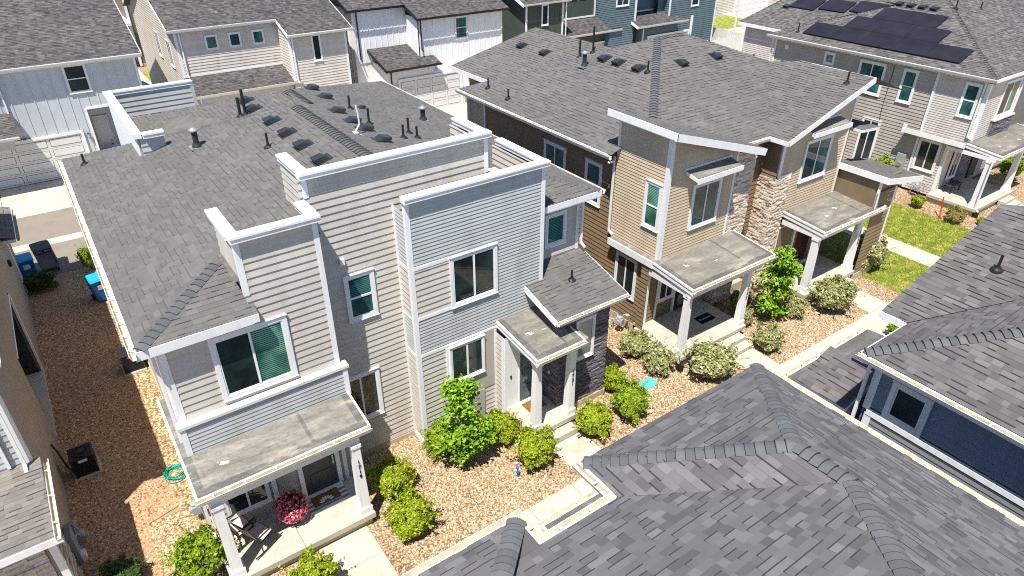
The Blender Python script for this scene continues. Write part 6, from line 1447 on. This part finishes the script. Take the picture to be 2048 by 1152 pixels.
def bin_(x, y, rz, body, lid, lab, tip=False):
    T = thing('wheeled_bin', lab, 'trash bin', (0, 0, 0)); k = MB()
    k.hexa([(-.24, -.26, .05), (.24, -.26, .05), (.24, .24, .05), (-.24, .24, .05), (-.31, -.35, 1.0), (.31, -.35, 1.0), (.31, .33, 1.0), (-.31, .33, 1.0)]); k.box(-.33, .33, -.37, .35, .96, 1.0); k.build('body', body, T)
    k = MB(); k.hexa([(-.33, -.38, 1.003), (.33, -.38, 1.003), (.33, .37, 1.003), (-.33, .37, 1.003), (-.29, -.33, 1.08), (.29, -.33, 1.08), (.29, .33, 1.08), (-.29, .33, 1.08)]); k.tube((-.28, .4, 1.0), (.28, .4, 1.0), .02); k.build('lid', lid, T)
    for sx in (-.27, .27): k = MB(); k.tube((sx - .03, .26, .12), (sx + .03, .26, .12), .12, n=14); k.build('wheel', 'black', T)
    k = MB(); k.box(-.12, .12, -.345, -.318, .62, .8) if False else k.hexa([(-.12, -.322, .6), (.12, -.322, .6), (.12, -.31, .6), (-.12, -.31, .6), (-.12, -.342, .82), (.12, -.342, .82), (.12, -.33, .82), (-.12, -.33, .82)]); k.build('sticker', 'tag', T)
    T.location = (x, y, 0); T.rotation_euler = (0, 0, rz); return T
bin_(-.12, 28.75, R(12), 'bin_blue', 'bin_lid', 'blue wheeled bin under the left eave of the grey house'); bin_(-2.38, 32.3, R(5), 'bin_blue', 'bin_lid', 'blue wheeled bin behind the corner of the taupe left house')
T = thing('wheeled_bin', 'charcoal wheeled bin tipped on its back at the alley edge', 'trash bin', (0, 0, 0)); k = MB()
def rr(a, y0, y1, r=.1, n=5):
    out = []
    for cx_, cy_, s0 in ((a - r, y0 + r, -90), (a - r, y1 - r, 0), (-a + r, y1 - r, 90), (-a + r, y0 + r, 180)):
        for q in range(n): t = R(s0 + q * 90 / (n - 1)); out.append((cx_ + r * math.cos(t), cy_ + r * math.sin(t)))
    return out
def loft(k, rings):
    b_ = len(k.v); n = len(rings[0])
    for r_ in rings: k.v += r_
    for q in range(len(rings) - 1):
        for i in range(n): j2 = (i + 1) % n; k.f.append((b_ + q * n + i, b_ + q * n + j2, b_ + (q + 1) * n + j2, b_ + (q + 1) * n + i)); k.mi.append(0)
    k.f.append(tuple(b_ + i for i in range(n))[::-1]); k.mi.append(0); k.f.append(tuple(b_ + (len(rings) - 1) * n + i for i in range(n))); k.mi.append(0)
P3 = lambda pts, z: [(x, y, z) for x, y in pts]
loft(k, [P3(rr(.24, -.5, .42), -.42), P3(rr(.33, -.62, .5), -.03), P3(rr(.36, -.64, .52), 0), P3(rr(.34, -.62, .5), .012), P3(rr(.30, -.58, .12), .01), P3(rr(.25, -.50, .06, .16), -.07), P3(rr(.14, -.38, -.05, .1), -.10)]); k.build('body', 'bin_dark', T)
k = MB(); loft(k, [P3(rr(.36, .36, .82), .0), P3(rr(.37, .35, .84), .05), P3(rr(.33, .38, .80), .075)]); k.box(-.36, .36, .33, .37, .03, .09); k.build('lid', 'bin_dark', T)
k = MB(); k.box(-.29, .29, .15, .32, .012, .02); k.build('recess', 'black', T)
for sx in (-.15, .15): k = MB(); k.box(sx - .1, sx + .1, .25, .29, .02, .045); k.build('handle', 'greymetal', T)
for sx in (-.27, .27): k = MB(); k.tube((sx - .03, -.45, -.42), (sx + .03, -.45, -.42), .13, n=14); k.build('wheel', 'black', T)
T.location = (-1.62, 32.7, .66); T.rotation_euler = (R(30), 0, R(8))
bin_(68.2, 56.0, R(10), 'bin_dark', 'bin_dark', 'dark wheeled bin by the far driveway beyond the white fence')
# grill in the recessed entry of the grey board and batten house
T = thing('barbecue_grill', 'covered barbecue in the recessed entry of the grey house beyond the alley', 'grill', (2.85, 44.35, 0)); k = MB(); k.box(2.45, 3.25, 44.1, 44.6, .1, .75); k.build('cart', 'black', T); k = MB(); k.extrude([(-.25, 0), (-.22, .2), (-.08, .32), (.1, .32), (.22, .2), (.25, 0)], (2.45, 44.35, .75), (3.25, 44.35, .75), (0, 1, 0)); k.build('lid', 'blackplastic', T)
# hose
T = MB(); rng = random.Random(3)
for i in range(7):
    r_ = .27 + rng.uniform(-.06, .06); cx, cy = .12 + rng.uniform(-.04, .04), 17.05 + rng.uniform(-.06, .06); e = rng.uniform(.7, 1.2)
    T.path([(cx + r_ * math.cos(a * .26), cy + r_ * e * math.sin(a * .26), .02 + i * .018) for a in range(25)], .012, 6)
tag(T.build('garden_hose', 'hose'), 'green garden hose coiled on the gravel beside the grey house', 'hose')
def meter(x, y, z, lab, rz=0):
    T = thing('gas_meter', lab, 'gas meter', (0, 0, 0)); k = MB(); k.bbox(-.14, .14, -.1, .1, .35, .62); k.lathe((0, 0, .62), [(.1, 0), (.1, .06), (.04, .09)], 12); k.tube((0, -.1, .5), (0, -.16, .5), .09, n=14); k.build('meter_body', 'greymetal', T)
    k = MB(); k.path([(-.3, .1, 0), (-.3, .1, .75), (-.12, .05, .75), (-.1, 0, .66)], .025); k.path([(.1, 0, .66), (.12, .05, .8), (.32, .1, .8), (.32, .14, .3)], .025); k.tube((-.3, .1, .4), (-.3, .02, .4), .07, n=12); k.lathe((.25, .08, .8), [(.05, -.05), (.09, 0), (.09, .03), (.03, .06)], 10); k.build('pipework', 'greymetal', T)
    T.location = (x, y, z); T.rotation_euler = (0, 0, rz); return T
meter(.25, 14.95, 0, 'grey gas meter at the left porch corner of the grey house', R(-90)); meter(15.5, 14.95, 0, 'grey gas meter between the grey house and the tan house', R(-70)); meter(37.1, 15.15, 0, 'grey gas meter at the side of the solar house', R(-90))
meter(-2.35, 15.55, .1, 'dark gas meter low on the taupe left house wall', R(90))
T = thing('electric_meter', 'grey electric meter box on the solar house side wall', 'meter box', (37.4, 16.6, 1)); k = MB(); k.box(37.35, 37.54, 16.3, 16.75, .7, 1.9); k.build('cabinet', 'greymetal', T); k = MB(); k.tube((37.35, 16.5, 1.35), (37.24, 16.5, 1.35), .12, n=16); k.build('dial', 'galv', T); k = MB(); k.box(37.335, 37.35, 16.34, 16.44, .8, 1.0); k.build('warning_label', 'orange', T)
T = thing('electric_meter', 'dark blue meter box and small white box low on the taupe left house wall', 'meter box', (-2.5, 14.9, .8)); k = MB(); k.box(-2.53, -2.4, 14.7, 15.2, .5, 1.5); k.build('cabinet', 'navy_side', T); k = MB(); k.box(-2.4, -2.3, 14.75, 14.95, .55, .75); k.build('junction_box', 'tag', T)
T = thing('valve_box', 'teal green irrigation valve lid in the gravel', 'valve box', (14.2, 12.05, 0)); k = MB(); k.bbox(13.83, 14.52, 11.86, 12.3, .0, .07, .03); k.build('lid', 'teal_lid', T); k = MB(); k.box(14.1, 14.3, 12.05, 12.1, .07, .076); k.build('handle', 'teal_lid', T)
T = MB(); T.tube((35.48, 12.96, 0), (35.75, 13.2, 1.0), .03); T.box(35.38, 35.58, 12.9, 13.02, 0, .03); tag(T.build('marker_stake', 'red'), 'red leaning stake at the lawn edge in front of the solar house', 'stake')
T = MB(); T.tube((8.15, 11.24, 0), (8.13, 11.24, .42), .022); T.box(8.09, 8.17, 11.21, 11.27, .2, .26); T.box(8.1, 8.16, 11.21, 11.27, .36, .44); tag(T.build('garden_marker', 'blue'), 'blue garden marker beside the round shrub in the gravel', 'stake')
T = MB(); T.tube((28.9, 12.9, 0), (28.95, 12.95, .7), .014); tag(T.build('garden_spike', 'black'), 'thin dark spike at the edge of the lawn path', 'stake')
T = MB(); T.path([(13.45, 12.3, 0), (13.5, 12.25, .25), (13.62, 12.2, .4), (13.72, 12.15, .42)], .014); tag(T.build('drip_hose', 'twigs'), 'bent brown irrigation tube sticking up beside the charcoal stone corner', 'hose')
# =================================================================== loose ground cover (real stones, chips and blades)
def scatter(name, m, rects, n, size, seed, z=.004, flat=.6, blade=False):
    rng = random.Random(seed); mb = MB(); tot = sum((b - a) * (d - c) for a, b, c, d in rects)
    for a, b, c, d in rects:
        for _ in range(int(n * (b - a) * (d - c) / tot)):
            x, y = rng.uniform(a, b), rng.uniform(c, d); s_ = size * rng.uniform(.55, 1.35); t = rng.uniform(0, 6.28); ca, sa_ = math.cos(t), math.sin(t); e = rng.uniform(.5, .9)
            if blade:
                h = s_; w_ = .012; lx, ly = rng.gauss(0, .5) * h, rng.gauss(0, .5) * h
                mb.poly([(x - w_ * ca, y - w_ * sa_, z), (x + w_ * ca, y + w_ * sa_, z), (x + lx, y + ly, z + h)]); continue
            k0 = len(mb.v); tz = rng.uniform(-.25, .25)
            for (px_, py_, pz_) in ((-1, -.5, 0), (.2, -1, 0), (1, .1, 0), (-.1, 1, 0)): mb.v.append((x + s_ * (px_ * ca - py_ * e * sa_), y + s_ * (px_ * sa_ + py_ * e * ca), z))
            for (px_, py_, pz_) in ((-.55, -.3, 1), (.6, -.35, 1), (.35, .5, 1), (-.4, .45, 1)): mb.v.append((x + s_ * (px_ * ca - py_ * e * sa_), y + s_ * (px_ * sa_ + py_ * e * ca), z + s_ * flat * (1 + tz * px_)))
            for f in ((4, 5, 6, 7), (0, 1, 5, 4), (1, 2, 6, 5), (2, 3, 7, 6), (3, 0, 4, 7)): mb.f.append(tuple(k0 + i for i in f)); mb.mi.append(0)
    return mb.build(name, m, None, kind='stuff')
scatter('loose_gravel', 'stone_bit', [(4.2, 9.2, 10.17, 14.4), (10.9, 15.55, 10.17, 14.3), (-.9, 2.4, 10.17, 12.2), (-.9, .5, 12.2, 15.5), (18.9, 24.4, 10.17, 12.2), (19.3, 22.6, 12.2, 14.2), (15.6, 17.5, 10.17, 11.9)], 30000, .026, 7)
scatter('bark_chips', 'chip', [(-2.6, -1.0, 12.6, 30), (-1.0, -.12, 15.8, 29.4)], 16000, .038, 9, z=.008, flat=.22)
scatter('grass_blades', 'blade', [(26.95, 30.05, 10.2, 16), (31.4, 35.35, 10.2, 17.4)], 22000, .07, 13, z=.01, blade=True)
# =================================================================== light, sky, camera
wd = bpy.data.worlds.new('World'); SC.world = wd; wd.use_nodes = True
wd.cycles.sampling_method = 'NONE'; nt = wd.node_tree; bg = nt.nodes['Background']
sk = nt.nodes.new('ShaderNodeTexSky'); sk.sky_type = 'NISHITA'; sk.sun_disc = False
EL = R(65.5); AZ = math.atan2(-0.78, -0.63)
sk.sun_elevation = EL; sk.sun_rotation = AZ; sk.altitude = 1400; sk.air_density = 1.0; sk.dust_density = 0.2; sk.ozone_density = 3.0
nt.links.new(sk.outputs[0], bg.inputs[0]); bg.inputs[1].default_value = 0.11
sd = bpy.data.lights.new('sun', 'SUN'); sd.energy = 5.0; sd.angle = R(0.5); sd.color = (1.0, 0.955, 0.89)
so = bpy.data.objects.new('sun', sd); COL.objects.link(so)
dirv = V((0.78 * math.cos(EL), 0.63 * math.cos(EL), -math.sin(EL)))
so.rotation_euler = dirv.to_track_quat('-Z', 'Y').to_euler(); so.location = (-20, -20, 60)
cam = bpy.data.cameras.new('camera'); co = bpy.data.objects.new('camera', cam); COL.objects.link(co)
yaw, pitch, roll = R(35.213), R(31.6785), R(0.053)
f = V((math.sin(yaw) * math.cos(pitch), math.cos(yaw) * math.cos(pitch), -math.sin(pitch))); r_ = V((math.cos(yaw), -math.sin(yaw), 0)); u_ = r_.cross(f)
r2 = r_ * math.cos(roll) + u_ * math.sin(roll); u2 = -r_ * math.sin(roll) + u_ * math.cos(roll)
co.matrix_world = Matrix.Translation((0, 0, 15)) @ Matrix((r2, u2, -f)).transposed().to_4x4()
cam.sensor_width = 36; cam.lens = 1362.42 / 2048 * 36; cam.clip_end = 1500; cam.clip_start = .1
SC.camera = co
SC.view_settings.view_transform = 'Standard'; SC.view_settings.look = 'None'; SC.view_settings.exposure = 0.7; SC.view_settings.gamma = 1.0
SC.render.engine = 'CYCLES'; SC.cycles.max_bounces = 6
SC.cycles.use_denoising = False; SC.cycles.filter_width = 1.05; SC.cycles.sample_clamp_indirect = 2; SC.cycles.use_adaptive_sampling = False; SC.cycles.diffuse_bounces = 3
